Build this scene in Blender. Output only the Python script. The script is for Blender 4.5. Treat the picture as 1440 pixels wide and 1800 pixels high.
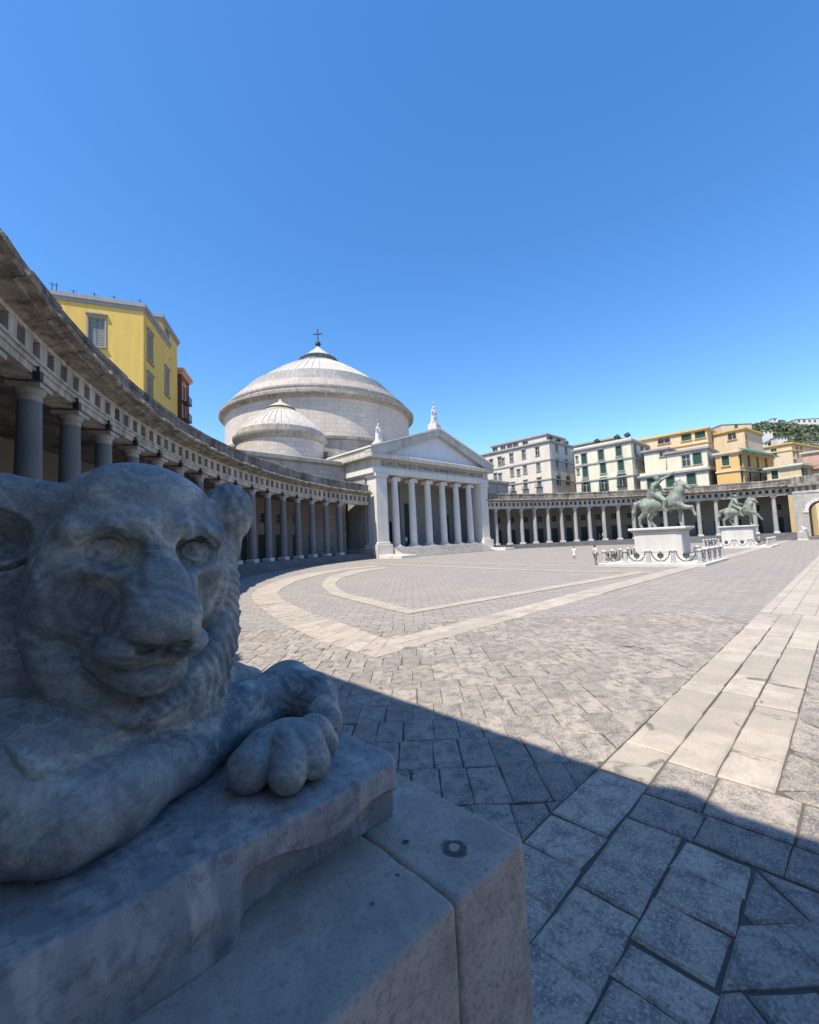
import bpy, bmesh, math, random
import numpy as np
from mathutils import Matrix, Vector
random.seed(7); rng = np.random.default_rng(7)
for _o in list(bpy.data.objects): bpy.data.objects.remove(_o)
SC = bpy.context.scene
COL = SC.collection
PI = math.pi
# ---------------------------------------------------------------- camera
# world: X = along the church front (left arm to right arm), Y = towards the church, Z = up
FPX = 754.0; PITCH = math.radians(4.1); ROLL = math.radians(2.52); YAW = math.radians(45.8); EYE = 2.7
CP = np.array([0, 0, EYE])
_fw = np.array([math.cos(YAW), math.sin(YAW), 0]); _rt = np.array([math.sin(YAW), -math.cos(YAW), 0]); _z = np.array([0, 0, 1.0])
CF = math.cos(PITCH)*_fw + math.sin(PITCH)*_z
_u0 = -math.sin(PITCH)*_fw + math.cos(PITCH)*_z
CX = math.cos(ROLL)*_rt - math.sin(ROLL)*_u0
CY = math.sin(ROLL)*_rt + math.cos(ROLL)*_u0
cam = bpy.data.cameras.new('camera'); camo = bpy.data.objects.new('camera', cam); COL.objects.link(camo)
camo.matrix_world = Matrix([[CX[i], CY[i], -CF[i], CP[i]] for i in range(3)] + [[0, 0, 0, 1]])
cam.sensor_fit = 'HORIZONTAL'; cam.sensor_width = 36; cam.lens = 36*FPX/1440; cam.clip_start = 0.05; cam.clip_end = 6000
SC.camera = camo
# ---------------------------------------------------------------- sky, sun, exposure
SUN_EL = math.radians(62); SUN_H = np.array([-math.cos(math.radians(8)), -math.sin(math.radians(8))])
sdir = Vector((SUN_H[0]*math.cos(SUN_EL), SUN_H[1]*math.cos(SUN_EL), math.sin(SUN_EL)))
W = bpy.data.worlds.new('World'); SC.world = W; W.use_nodes = True
_n = W.node_tree; _n.nodes.clear()
sky = _n.nodes.new('ShaderNodeTexSky'); sky.sky_type = 'NISHITA'; sky.sun_disc = False
sky.sun_elevation = SUN_EL; sky.sun_rotation = math.atan2(sdir.x, sdir.y)
sky.air_density = 1.0; sky.dust_density = 0.3; sky.ozone_density = 1.8; sky.altitude = 0
hs = _n.nodes.new('ShaderNodeHueSaturation'); hs.inputs['Saturation'].default_value = 1.3; hs.inputs['Value'].default_value = 1.42; hs.inputs['Hue'].default_value = 0.503
bg = _n.nodes.new('ShaderNodeBackground'); bg.inputs['Strength'].default_value = 0.12
wo = _n.nodes.new('ShaderNodeOutputWorld')
_n.links.new(sky.outputs[0], hs.inputs['Color']); _n.links.new(hs.outputs[0], bg.inputs[0]); _n.links.new(bg.outputs[0], wo.inputs[0])
sl = bpy.data.lights.new('sun', 'SUN'); sl.energy = 5.0; sl.angle = math.radians(0.53); sl.color = (1.0, 0.90, 0.77)
so = bpy.data.objects.new('sun', sl); COL.objects.link(so); so.rotation_euler = sdir.to_track_quat('Z', 'Y').to_euler(); so.location = (0, 0, 80)
SC.view_settings.view_transform = 'Standard'; SC.view_settings.look = 'None'; SC.view_settings.exposure = 0.62; SC.view_settings.gamma = 1
SC.render.engine = 'CYCLES'
# ---------------------------------------------------------------- pixel helpers (photo pixels, 1440 x 1800)
def ray(x, y): return CX*(x-720)/FPX + CY*(900-y)/FPX + CF
def atz(x, y, zz): d = ray(x, y); return CP + d*(zz-EYE)/d[2]
def atu(x, y, u): d = ray(x, y); return CP + d*(u/d[0])
def atv(x, y, v): d = ray(x, y); return CP + d*(v/d[1])
def atd(x, y, dep): return CP + ray(x, y)*dep
def pj(p):
    q = np.asarray(p, float) - CP; d = q@CF
    return 720+FPX*(q@CX)/d, 900-FPX*(q@CY)/d, d
# ---------------------------------------------------------------- objects
def tag(o, label=None, cat=None, group=None, kind=None):
    if label: o['label'] = label
    if cat: o['category'] = cat
    if group: o['group'] = group
    if kind: o['kind'] = kind
    return o
def thing(name, label, cat, loc=(0, 0, 0), rz=0, group=None):
    o = bpy.data.objects.new(name, None); COL.objects.link(o); o.empty_display_size = 0.3
    o.location = loc; o.rotation_euler = (0, 0, rz)
    return tag(o, label, cat, group)
def mesh(name, V, Fc, smooth=False, mat=None):
    me = bpy.data.meshes.new(name)
    if isinstance(Fc, np.ndarray):
        V = np.asarray(V, np.float32); n = len(Fc); k = Fc.shape[1]
        me.vertices.add(len(V)); me.vertices.foreach_set('co', V.ravel())
        me.loops.add(n*k); me.loops.foreach_set('vertex_index', Fc.astype(np.int32).ravel())
        me.polygons.add(n); me.polygons.foreach_set('loop_start', np.arange(0, n*k, k, dtype=np.int32))
        me.update(calc_edges=True); me.validate()
    else:
        me.from_pydata([tuple(float(c) for c in v) for v in V], [], Fc); me.update()
    if smooth: me.polygons.foreach_set('use_smooth', [True]*len(me.polygons))
    if mat: me.materials.append(mat)
    return me
def obj(name, me, parent=None, loc=(0, 0, 0), rz=0, world=False):
    o = bpy.data.objects.new(name, me); COL.objects.link(o)
    o.parent = parent; o.location = loc; o.rotation_euler = (0, 0, rz)
    if world and parent:                      # mesh is in world coordinates; undo the parents' offset (parents unrotated)
        p = parent; off = Vector((0, 0, 0))
        while p: off += Vector(p.location); p = p.parent
        o.location = -off
    return o
class MB:
    """collects simple shapes into one mesh"""
    def __init__(s): s.V = []; s.F = []
    def add(s, V, F):
        b = len(s.V); s.V += [tuple(v) for v in V]; s.F += [tuple(i+b for i in f) for f in F]; return s
    def box(s, x0, x1, y0, y1, z0, z1):
        return s.add([(x0,y0,z0),(x1,y0,z0),(x1,y1,z0),(x0,y1,z0),(x0,y0,z1),(x1,y0,z1),(x1,y1,z1),(x0,y1,z1)],
                     [(0,3,2,1),(4,5,6,7),(0,1,5,4),(1,2,6,5),(2,3,7,6),(3,0,4,7)])
    def bbox(s, x0, x1, y0, y1, z0, z1, b=.02):     # box with chamfered edges all round
        V = []
        for z, i in ((z0, b), (z0+b, 0), (z1-b, 0), (z1, b)):
            V += [(x0+i+ (b if i==0 else 0), y0+i, z)] if False else []
            xs0, xs1, ys0, ys1 = x0+i, x1-i, y0+i, y1-i; c = b if i == 0 else b
            V += [(xs0+c, ys0, z), (xs1-c, ys0, z), (xs1, ys0+c, z), (xs1, ys1-c, z), (xs1-c, ys1, z), (xs0+c, ys1, z), (xs0, ys1-c, z), (xs0, ys0+c, z)]
        F = [tuple(reversed(range(8))), tuple(range(24, 32))]
        for l in range(3):
            for i in range(8): F.append((l*8+i, l*8+(i+1) % 8, l*8+8+(i+1) % 8, l*8+8+i))
        return s.add(V, F)
    def prism(s, poly, z0, z1):
        n = len(poly); return s.add([(p[0], p[1], z0) for p in poly]+[(p[0], p[1], z1) for p in poly],
              [tuple(reversed(range(n))), tuple(range(n, 2*n))]+[(i, (i+1) % n, n+(i+1) % n, n+i) for i in range(n)])
    def lathe(s, prof, n=32, c=(0, 0), a0=0, a1=2*PI, caps=True):
        full = abs(a1-a0-2*PI) < 1e-6; m = n if full else n+1; V = []
        for r, z in prof:
            for i in range(m):
                a = a0+(a1-a0)*i/n; V.append((c[0]+r*math.cos(a), c[1]+r*math.sin(a), z))
        F = []
        for j in range(len(prof)-1):
            for i in range(n):
                k = (i+1) % m; F.append((j*m+i, j*m+k, (j+1)*m+k, (j+1)*m+i))
        if full and caps:
            if prof[0][0] > 1e-5: F.append(tuple(reversed(range(m))))
            if prof[-1][0] > 1e-5: F.append(tuple((len(prof)-1)*m+i for i in range(m)))
        return s.add(V, F)
    def sweep(s, prof, angs, c, close=True):   # closed profile (r, z) swept along an arc of angles, ends capped
        n = len(prof); V = []
        for a in angs:
            for r, z in prof: V.append((c[0]+r*math.cos(a), c[1]+r*math.sin(a), z))
        F = []
        for j in range(len(angs)-1):
            for i in range(n):
                k = (i+1) % n
                F.append((j*n+i, (j+1)*n+i, (j+1)*n+k, j*n+k))
        F.append(tuple(range(n))); F.append(tuple(reversed([(len(angs)-1)*n+i for i in range(n)])))
        return s.add(V, F)
    def tube(s, pts, r, n=6):
        pts = [Vector(p) for p in pts]; rs = r if isinstance(r, (list, tuple)) else [r]*len(pts); V = []; m = len(pts)
        for i, p in enumerate(pts):
            t = (pts[min(i+1, m-1)]-pts[max(i-1, 0)]).normalized(); up = Vector((0, 0, 1)) if abs(t.z) < .9 else Vector((1, 0, 0))
            a = t.cross(up).normalized(); b = t.cross(a)
            for k in range(n):
                q = p+rs[i]*(math.cos(2*PI*k/n)*a+math.sin(2*PI*k/n)*b); V.append(tuple(q))
        F = [(i*n+k, i*n+(k+1) % n, (i+1)*n+(k+1) % n, (i+1)*n+k) for i in range(m-1) for k in range(n)]
        F += [tuple(reversed(range(n))), tuple((m-1)*n+k for k in range(n))]
        return s.add(V, F)
    def me(s, name, mat, smooth=False):
        m = mesh(name, s.V, s.F, smooth, mat)
        bm = bmesh.new(); bm.from_mesh(m); bmesh.ops.recalc_face_normals(bm, faces=bm.faces); bm.to_mesh(m); bm.free()
        return m
    def build(s, name, mat, parent=None, smooth=False, **k):
        return obj(name, s.me(name, mat, smooth), parent, **k)
def autosmooth(o, ang=35):
    me = o.data if hasattr(o, 'data') else o
    me.polygons.foreach_set('use_smooth', [True]*len(me.polygons))
    me.set_sharp_from_angle(angle=math.radians(ang)); return o
# ---------------------------------------------------------------- signed distance sculpting
def smin(a, b, k): h = np.clip(.5+.5*(b-a)/k, 0, 1); return b+(a-b)*h-k*h*(1-h)
def smax(a, b, k): return -smin(-a, -b, k)
def ell(P, c, r, M=None):
    q = P-np.asarray(c, np.float32)
    if M is not None: q = q@np.asarray(M, np.float32).T
    r = np.asarray(r, np.float32); k0 = np.sqrt(((q/r)**2).sum(-1)); k1 = np.sqrt(((q/(r*r))**2).sum(-1))+1e-9
    return k0*(k0-1)/k1
def cap(P, a, b, ra, rb):
    a = np.asarray(a, np.float32); b = np.asarray(b, np.float32); d = b-a
    t = np.clip(((P-a)@d)/float(d@d), 0, 1)
    return np.sqrt(((P-a-t[..., None]*d)**2).sum(-1))-(ra+(rb-ra)*t)
def chain(P, pts, k=.02):
    D = None
    for (a, ra), (b, rb) in zip(pts[:-1], pts[1:]):
        d = cap(P, a, b, ra, rb); D = d if D is None else smin(D, d, k)
    return D
def nets(f, lo, hi, h):
    ax = [np.arange(lo[i], hi[i]+h, h, dtype=np.float32) for i in range(3)]
    nx, ny, nz = map(len, ax); val = np.empty((nx, ny, nz), np.float32)
    st = max(1, 400000//(ny*nz))
    for i in range(0, nx, st):
        G = np.stack(np.meshgrid(ax[0][i:i+st], ax[1], ax[2], indexing='ij'), -1)
        val[i:i+st] = f(G.reshape(-1, 3)).reshape(G.shape[:3])
    val[0] = val[-1] = 1; val[:, 0] = val[:, -1] = 1; val[:, :, 0] = val[:, :, -1] = 1
    ins = val < 0
    cn = [(i, j, k) for i in (0, 1) for j in (0, 1) for k in (0, 1)]
    s = lambda A, c: A[c[0]:nx-1+c[0], c[1]:ny-1+c[1], c[2]:nz-1+c[2]]
    cnt = sum(s(ins, c).astype(np.int8) for c in cn)
    act = np.argwhere((cnt > 0) & (cnt < 8)); idx = -np.ones((nx-1, ny-1, nz-1), np.int64); idx[tuple(act.T)] = np.arange(len(act))
    acc = np.zeros((len(act), 3)); num = np.zeros(len(act))
    for a in cn:
        for d in range(3):
            if a[d]: continue
            b = list(a); b[d] = 1
            va = val[tuple((act+a).T)]; vb = val[tuple((act+b).T)]; m = (va < 0) != (vb < 0)
            t = np.where(m, va/np.where(m, va-vb, 1), 0); p = np.array(a, float)[None].repeat(len(act), 0); p[:, d] += t
            acc += p*m[:, None]; num += m
    V = np.asarray(lo)+(act+acc/num[:, None])*h
    Fs = []
    for d in range(3):
        e, g = (d+1) % 3, (d+2) % 3
        A = [slice(None)]*3; B = [slice(None)]*3; A[d] = slice(0, -1); B[d] = slice(1, None)
        x = np.argwhere(ins[tuple(A)] != ins[tuple(B)]); x = x[(x[:, e] > 0) & (x[:, g] > 0)]
        fl = ins[tuple(x.T)]
        q = []
        for (de, dg) in ((-1, -1), (0, -1), (0, 0), (-1, 0)):
            y = x.copy(); y[:, e] += de; y[:, g] += dg; q.append(idx[tuple(y.T)])
        q = np.stack(q, 1); q[~fl] = q[~fl][:, ::-1]; Fs.append(q)
    Fq = np.concatenate(Fs); Fq = Fq[(Fq >= 0).all(1)]
    return V.astype(np.float32), Fq
def subdiv(V, Fq):
    E = np.concatenate([np.sort(Fq[:, [i, (i+1) % 4]], 1) for i in range(4)])
    key = E[:, 0].astype(np.int64)*len(V)+E[:, 1]; uk, inv = np.unique(key, return_inverse=True)
    a, b = uk//len(V), uk % len(V); nf = len(Fq)
    mid = (V[a]+V[b])/2; ctr = V[Fq].mean(1); em = inv.reshape(4, nf).T+len(V); fc = np.arange(nf)+len(V)+len(mid)
    NF = np.concatenate([np.stack([Fq[:, i], em[:, i], fc, em[:, (i+3) % 4]], 1) for i in range(4)])
    return np.concatenate([V, mid, ctr]).astype(np.float32), NF
def project(f, V, it=3, mx=.02, e=.002):
    V = V.copy()
    for _ in range(it):
        d = f(V); g = np.stack([f(V+np.eye(3, dtype=np.float32)[i]*e)-d for i in range(3)], 1)/e
        n2 = (g*g).sum(1)+1e-6; V -= (g*np.clip(d/n2, -mx, mx)[:, None]).astype(np.float32)
    return V
def sculpt(name, f, lo, hi, h, levels, mat, parent=None, fine=None, mask=None, **k):
    V, Fq = nets(f, lo, hi, h); V = project(f, V, 2, h*.6, h*.2)
    if fine: fine[0] = True
    keep = []
    for l in range(levels):
        if mask is not None:                                  # refine only the part that is seen closely
            m = mask(V[Fq].mean(1)); keep.append((V, Fq[~m])); Fq = Fq[m]
            us, inv = np.unique(Fq, return_inverse=True); V = V[us]; Fq = inv.reshape(-1, 4)
        V, Fq = subdiv(V, Fq); V = project(f, V, 2, h*.5, h*.15/(l+1))
    if fine:                                                   # relax the last little jaggies
        for _ in range(1):
            E = np.concatenate([Fq[:, [i, (i+1) % 4]] for i in range(4)]); acc = np.zeros_like(V); n_ = np.zeros(len(V))
            for a_, b_ in ((0, 1), (1, 0)):
                for ax in range(3): acc[:, ax] += np.bincount(E[:, a_], V[E[:, b_], ax], len(V)).astype(np.float32)
                n_ += np.bincount(E[:, a_], minlength=len(V))
            V = (.5*V+.5*acc/n_[:, None]).astype(np.float32)
    for Vk, Fk in keep: Fq = np.concatenate([Fq, Fk+len(V)]); V = np.concatenate([V, Vk])
    if keep: us, inv = np.unique(Fq, return_inverse=True); V = V[us]; Fq = inv.reshape(-1, 4)
    return obj(name, mesh(name, V, Fq, True, mat), parent, **k)
# ---------------------------------------------------------------- node materials
class NM:
    def __init__(s, name, rough=.85, spec=.25):
        s.m = bpy.data.materials.new(name); s.m.use_nodes = True; s.t = s.m.node_tree
        s.b = s.t.nodes['Principled BSDF']; s.b.inputs['Roughness'].default_value = rough; s.b.inputs['Specular IOR Level'].default_value = spec
    def n(s, ty, **k):
        x = s.t.nodes.new(ty)
        for a, v in k.items(): setattr(x, a, v)
        return x
    def set(s, sock, v):
        if hasattr(v, 'node'): s.t.links.new(v, sock)
        else: sock.default_value = v
    def pos(s): return s.n('ShaderNodeNewGeometry').outputs['Position']
    def obj(s): return s.n('ShaderNodeTexCoord').outputs['Object']
    def rnd(s): return s.n('ShaderNodeObjectInfo').outputs['Random']
    def attr(s, nm): return s.n('ShaderNodeAttribute', attribute_name=nm).outputs['Fac']
    def map(s, v, scale=(1, 1, 1), rot=(0, 0, 0), loc=(0, 0, 0)):
        x = s.n('ShaderNodeMapping'); s.set(x.inputs[0], v); x.inputs[1].default_value = loc; x.inputs[2].default_value = rot; x.inputs[3].default_value = scale; return x.outputs[0]
    def noise(s, v, scale, det=5, rough=.55, dist=0):
        x = s.n('ShaderNodeTexNoise'); s.set(x.inputs['Vector'], v); x.inputs['Scale'].default_value = scale; x.inputs['Detail'].default_value = det; x.inputs['Roughness'].default_value = rough; x.inputs['Distortion'].default_value = dist; return x.outputs['Fac']
    def noisec(s, v, scale, det=3):
        x = s.n('ShaderNodeTexNoise'); s.set(x.inputs['Vector'], v); x.inputs['Scale'].default_value = scale; x.inputs['Detail'].default_value = det; return x.outputs['Color']
    def vor(s, v, scale, feature='F1', out='Distance'):
        x = s.n('ShaderNodeTexVoronoi', feature=feature); s.set(x.inputs['Vector'], v); x.inputs['Scale'].default_value = scale; return x.outputs[out]
    def wave(s, v, scale, dist, det=3, dscale=1.0, prof='SIN'):
        x = s.n('ShaderNodeTexWave', wave_profile=prof); s.set(x.inputs['Vector'], v); x.inputs['Scale'].default_value = scale; x.inputs['Distortion'].default_value = dist; x.inputs['Detail'].default_value = det; x.inputs['Detail Scale'].default_value = dscale; return x.outputs['Fac']
    def brick(s, v, bw, rh, mortar=.02, c1=(1, 1, 1, 1), c2=(.8, .8, .8, 1), cm=(0, 0, 0, 1), off=.5):
        x = s.n('ShaderNodeTexBrick', offset=off); s.set(x.inputs['Vector'], v); x.inputs['Scale'].default_value = 1
        x.inputs['Brick Width'].default_value = bw; x.inputs['Row Height'].default_value = rh; x.inputs['Mortar Size'].default_value = mortar; x.inputs['Mortar Smooth'].default_value = .2
        x.inputs['Color1'].default_value = c1; x.inputs['Color2'].default_value = c2; x.inputs['Mortar'].default_value = cm; return x.outputs['Color'], x.outputs['Fac']
    def ramp(s, f, *stops):
        x = s.n('ShaderNodeValToRGB'); s.set(x.inputs[0], f); e = x.color_ramp.elements
        while len(e) < len(stops): e.new(.5)
        for i, (p, c) in enumerate(stops): e[i].position = p; e[i].color = (c, c, c, 1) if isinstance(c, (int, float)) else (*c, 1)
        return x.outputs[0]
    def mix(s, f, a, b, mode='MIX'):
        x = s.n('ShaderNodeMix', data_type='RGBA', blend_type=mode); s.set(x.inputs[0], f)
        for i, v in ((6, a), (7, b)):
            if isinstance(v, (int, float)): v = (v, v, v, 1)
            elif isinstance(v, tuple) and len(v) == 3: v = (*v, 1)
            s.set(x.inputs[i], v)
        return x.outputs[2]
    def math(s, op, a, b=0, c=0, clamp=False):
        x = s.n('ShaderNodeMath', operation=op, use_clamp=clamp)
        for i, v in enumerate((a, b, c)): s.set(x.inputs[i], v)
        return x.outputs[0]
    def sep(s, v): x = s.n('ShaderNodeSeparateXYZ'); s.set(x.inputs[0], v); return x.outputs
    def comb(s, x, y, z):
        n = s.n('ShaderNodeCombineXYZ')
        for i, v in enumerate((x, y, z)): s.set(n.inputs[i], v)
        return n.outputs[0]
    def vadd(s, a, b, sc=1.0):
        x = s.n('ShaderNodeVectorMath', operation='MULTIPLY_ADD'); s.set(x.inputs[0], b); x.inputs[1].default_value = (sc, sc, sc); s.set(x.inputs[2], a); return x.outputs[0]
    def bump(s, h, strength=.5, dist=.02, nrm=None):
        x = s.n('ShaderNodeBump'); s.set(x.inputs['Height'], h); x.inputs['Strength'].default_value = strength; x.inputs['Distance'].default_value = dist
        if nrm is not None: s.set(x.inputs['Normal'], nrm)
        return x.outputs[0]
    def done(s, color, normal=None, rough=None):
        if isinstance(color, tuple) and len(color) == 3: color = (*color, 1)
        s.set(s.b.inputs['Base Color'], color)
        if normal is not None: s.set(s.b.inputs['Normal'], normal)
        if rough is not None: s.set(s.b.inputs['Roughness'], rough)
        return s.m
def stone(name, c, var=.15, scale=.6, streak=0.0, bump=.3, bd=.02, bscale=8, rough=.88, dark=(.06, .06, .06), hue=None, fine=.5):
    """weathered stone: base colour, large blotches, optional vertical streaks of dirt, fine relief"""
    m = NM(name, rough); p = m.pos()
    a = m.noise(p, scale, 6, .6); col = m.mix(m.ramp(a, (.3, 0.), (.7, 1.)), tuple(x*(1-var) for x in c), tuple(min(1, x*(1+var)) for x in (hue or c)))
    f = m.noise(p, bscale*2.2, 6, .65); col = m.mix(m.ramp(f, (.35, fine), (.6, 0.)), col, tuple(x*.72 for x in c))
    if streak > 0:
        st = m.noise(m.map(p, (1.1, 1.1, .12)), 1.6, 6, .65, .4); big = m.noise(p, .25, 3)
        k = m.math('MULTIPLY', m.ramp(st, (.42, 0.), (.66, 1.)), m.ramp(big, (.3, .4), (.65, 1.)))
        col = m.mix(m.math('MULTIPLY', k, streak), col, dark)
    h = m.noise(p, bscale, 8, .65)
    return m.done(col, m.bump(h, bump, bd))
def plain(name, c, rough=.7, spec=.3, var=.12, scale=2.0, metal=0.0):
    m = NM(name, rough, spec); p = m.pos(); a = m.noise(p, scale, 5)
    m.b.inputs['Metallic'].default_value = metal
    return m.done(m.mix(m.ramp(a, (.3, 0.), (.7, 1.)), tuple(x*(1-var) for x in c), tuple(min(1, x*(1+var)) for x in c)))
# ================================================================ the marble lion in the foreground
def wob(P, fr, seed=0, n=5):
    r = np.random.default_rng(seed); o = 0
    for i in range(n):
        d = r.normal(size=3); d /= np.linalg.norm(d); o = o+np.sin((P@d.astype(np.float32))*fr*r.uniform(.6, 1.5)+r.uniform(0, 6.3))
    return o/n
# head frame: turned towards the viewer
Hc = np.array([.30, 1.42, 2.66]); a = math.radians(16)
t = CP-Hc; t[2] = 0; t /= np.linalg.norm(t); s = np.array([-t[1], t[0], 0]); s = s if s@CX > 0 else -s
n = math.cos(a)*t+math.sin(a)*s; xh = np.array([-n[1], n[0], 0]); xh = xh if xh@CX > 0 else -xh
pt = math.radians(-6); zh = math.cos(pt)*n+math.sin(pt)*np.array([0, 0, 1.]); yh = np.cross(zh, xh)
rl = math.radians(-3.5); xr = math.cos(rl)*xh+math.sin(rl)*yh; yr = -math.sin(rl)*xh+math.cos(rl)*yh
MH = np.array([xr, yr, zh], np.float32)
def head_pt(x, y, z): return tuple(float(q) for q in Hc+x*MH[0]+y*MH[1]+z*MH[2])
HEM = sorted((atv(x, y, 1.25)[0], atv(x, y, 1.25)[2]) for x, y in ((-60, 1300), (8, 1330), (43, 1366), (85, 1362), (170, 1328), (300, 1272), (400, 1205)))
HEM = ([h[0] for h in HEM], [h[1] for h in HEM])
def seg2(Q, pts):
    o = None
    for a, b in zip(pts[:-1], pts[1:]):
        a = np.array(a, np.float32); e = np.array(b, np.float32)-a; q = Q[:, :2]-a; t = np.clip((q@e)/float(e@e), 0, 1); r = np.sqrt(((q-t[:, None]*e)**2).sum(1)); o = r if o is None else np.minimum(o, r)
    return o
def lion_marble():
    m = NM('lion_marble', .62, .3); p = m.pos()
    w = m.vadd(p, m.noisec(p, 2.2, 4), .55)
    q = m.map(w, (1, 1, 1), (.5, .9, .3))
    v1 = m.wave(q, 7.0, 5.0, 5, 1.6); v2 = m.wave(m.map(w, (1, 1, 1), (1.2, .2, 1.4)), 30, 9.0, 4, 1.2)
    blot = m.noise(p, 5.5, 6, .62, .6)
    c = m.mix(m.ramp(m.noise(p, 2.6, 7, .62, .8), (.3, 0.), (.72, 1.)), (.085, .105, .13), (.32, .335, .345))
    c = m.mix(m.ramp(v1, (.25, .0), (.9, .35)), c, (.34, .365, .385))
    c = m.mix(m.ramp(v2, (.84, 0.), (.99, .2)), c, (.48, .49, .49))
    c = m.mix(m.ramp(blot, (.54, 0.), (.66, .9)), c, (.54, .53, .49))
    c = m.mix(m.ramp(m.noise(p, 4.2, 7, .66), (.32, .75), (.46, 0.)), c, (.075, .10, .125))
    gr = m.noise(p, 70, 6, .72); c = m.mix(m.ramp(gr, (.36, .4), (.56, 0.)), c, (.10, .115, .13))
    pale = m.noise(m.map(p, (1, 1, .7)), 20, 6, .7, .3); c = m.mix(m.ramp(pale, (.56, 0.), (.70, .4)), c, (.50, .51, .51))
    for (sc_, wd_, k_) in ((2.6, .014, .45), (5.5, .014, .3)):        # white veins along noise contours
        vn = m.math('ABSOLUTE', m.math('SUBTRACT', m.noise(m.map(p, (1, 1, 1.5), (.6, .2, .9)), sc_, 4, .55, .9), .5))
        br_ = m.ramp(m.noise(p, 2.3, 3), (.42, 0.), (.6, 1.)); c = m.mix(m.math('MULTIPLY', m.math('MULTIPLY', m.ramp(vn, (0., 1.), (wd_, 0.)), br_), k_), c, (.50, .51, .50))
    # black crust under nose, lip and chin, its colour also deepening the shade there
    for (cx, cy, cz, r) in ((*head_pt(0, -.172, .262), .046), (*head_pt(-.045, -.165, .245), .034), (*head_pt(.045, -.165, .245), .03), (*head_pt(.10, -.212, .185), .026), (*head_pt(-.06, -.36, .06), .05)):
        dv = m.n('ShaderNodeVectorMath', operation='DISTANCE'); m.set(dv.inputs[0], p); dv.inputs[1].default_value = (cx, cy, cz)
        k = m.math('ADD', dv.outputs['Value'], m.math('MULTIPLY', m.math('SUBTRACT', m.noise(p, 26, 6, .7), .5), .11))
        c = m.mix(m.ramp(k, (r*.4, .5), (r, 0.)), c, (.022, .02, .018))
    hair = m.wave(m.map(w, (1, 1, 1), (.3, .2, 2.0)), 16, 6.0, 4, 2.5)
    b = m.bump(hair, .08, .012); b = m.bump(m.noise(p, 45, 8, .72), .6, .006, b); b = m.bump(m.noise(p, 9, 6), .4, .03, b)
    c = m.mix(1, c, (1.06, 1.10, 1.02), 'MULTIPLY')
    return m.done(c, b, m.ramp(blot, (.3, .45), (.7, .7)))
M_LION = lion_marble()
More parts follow.
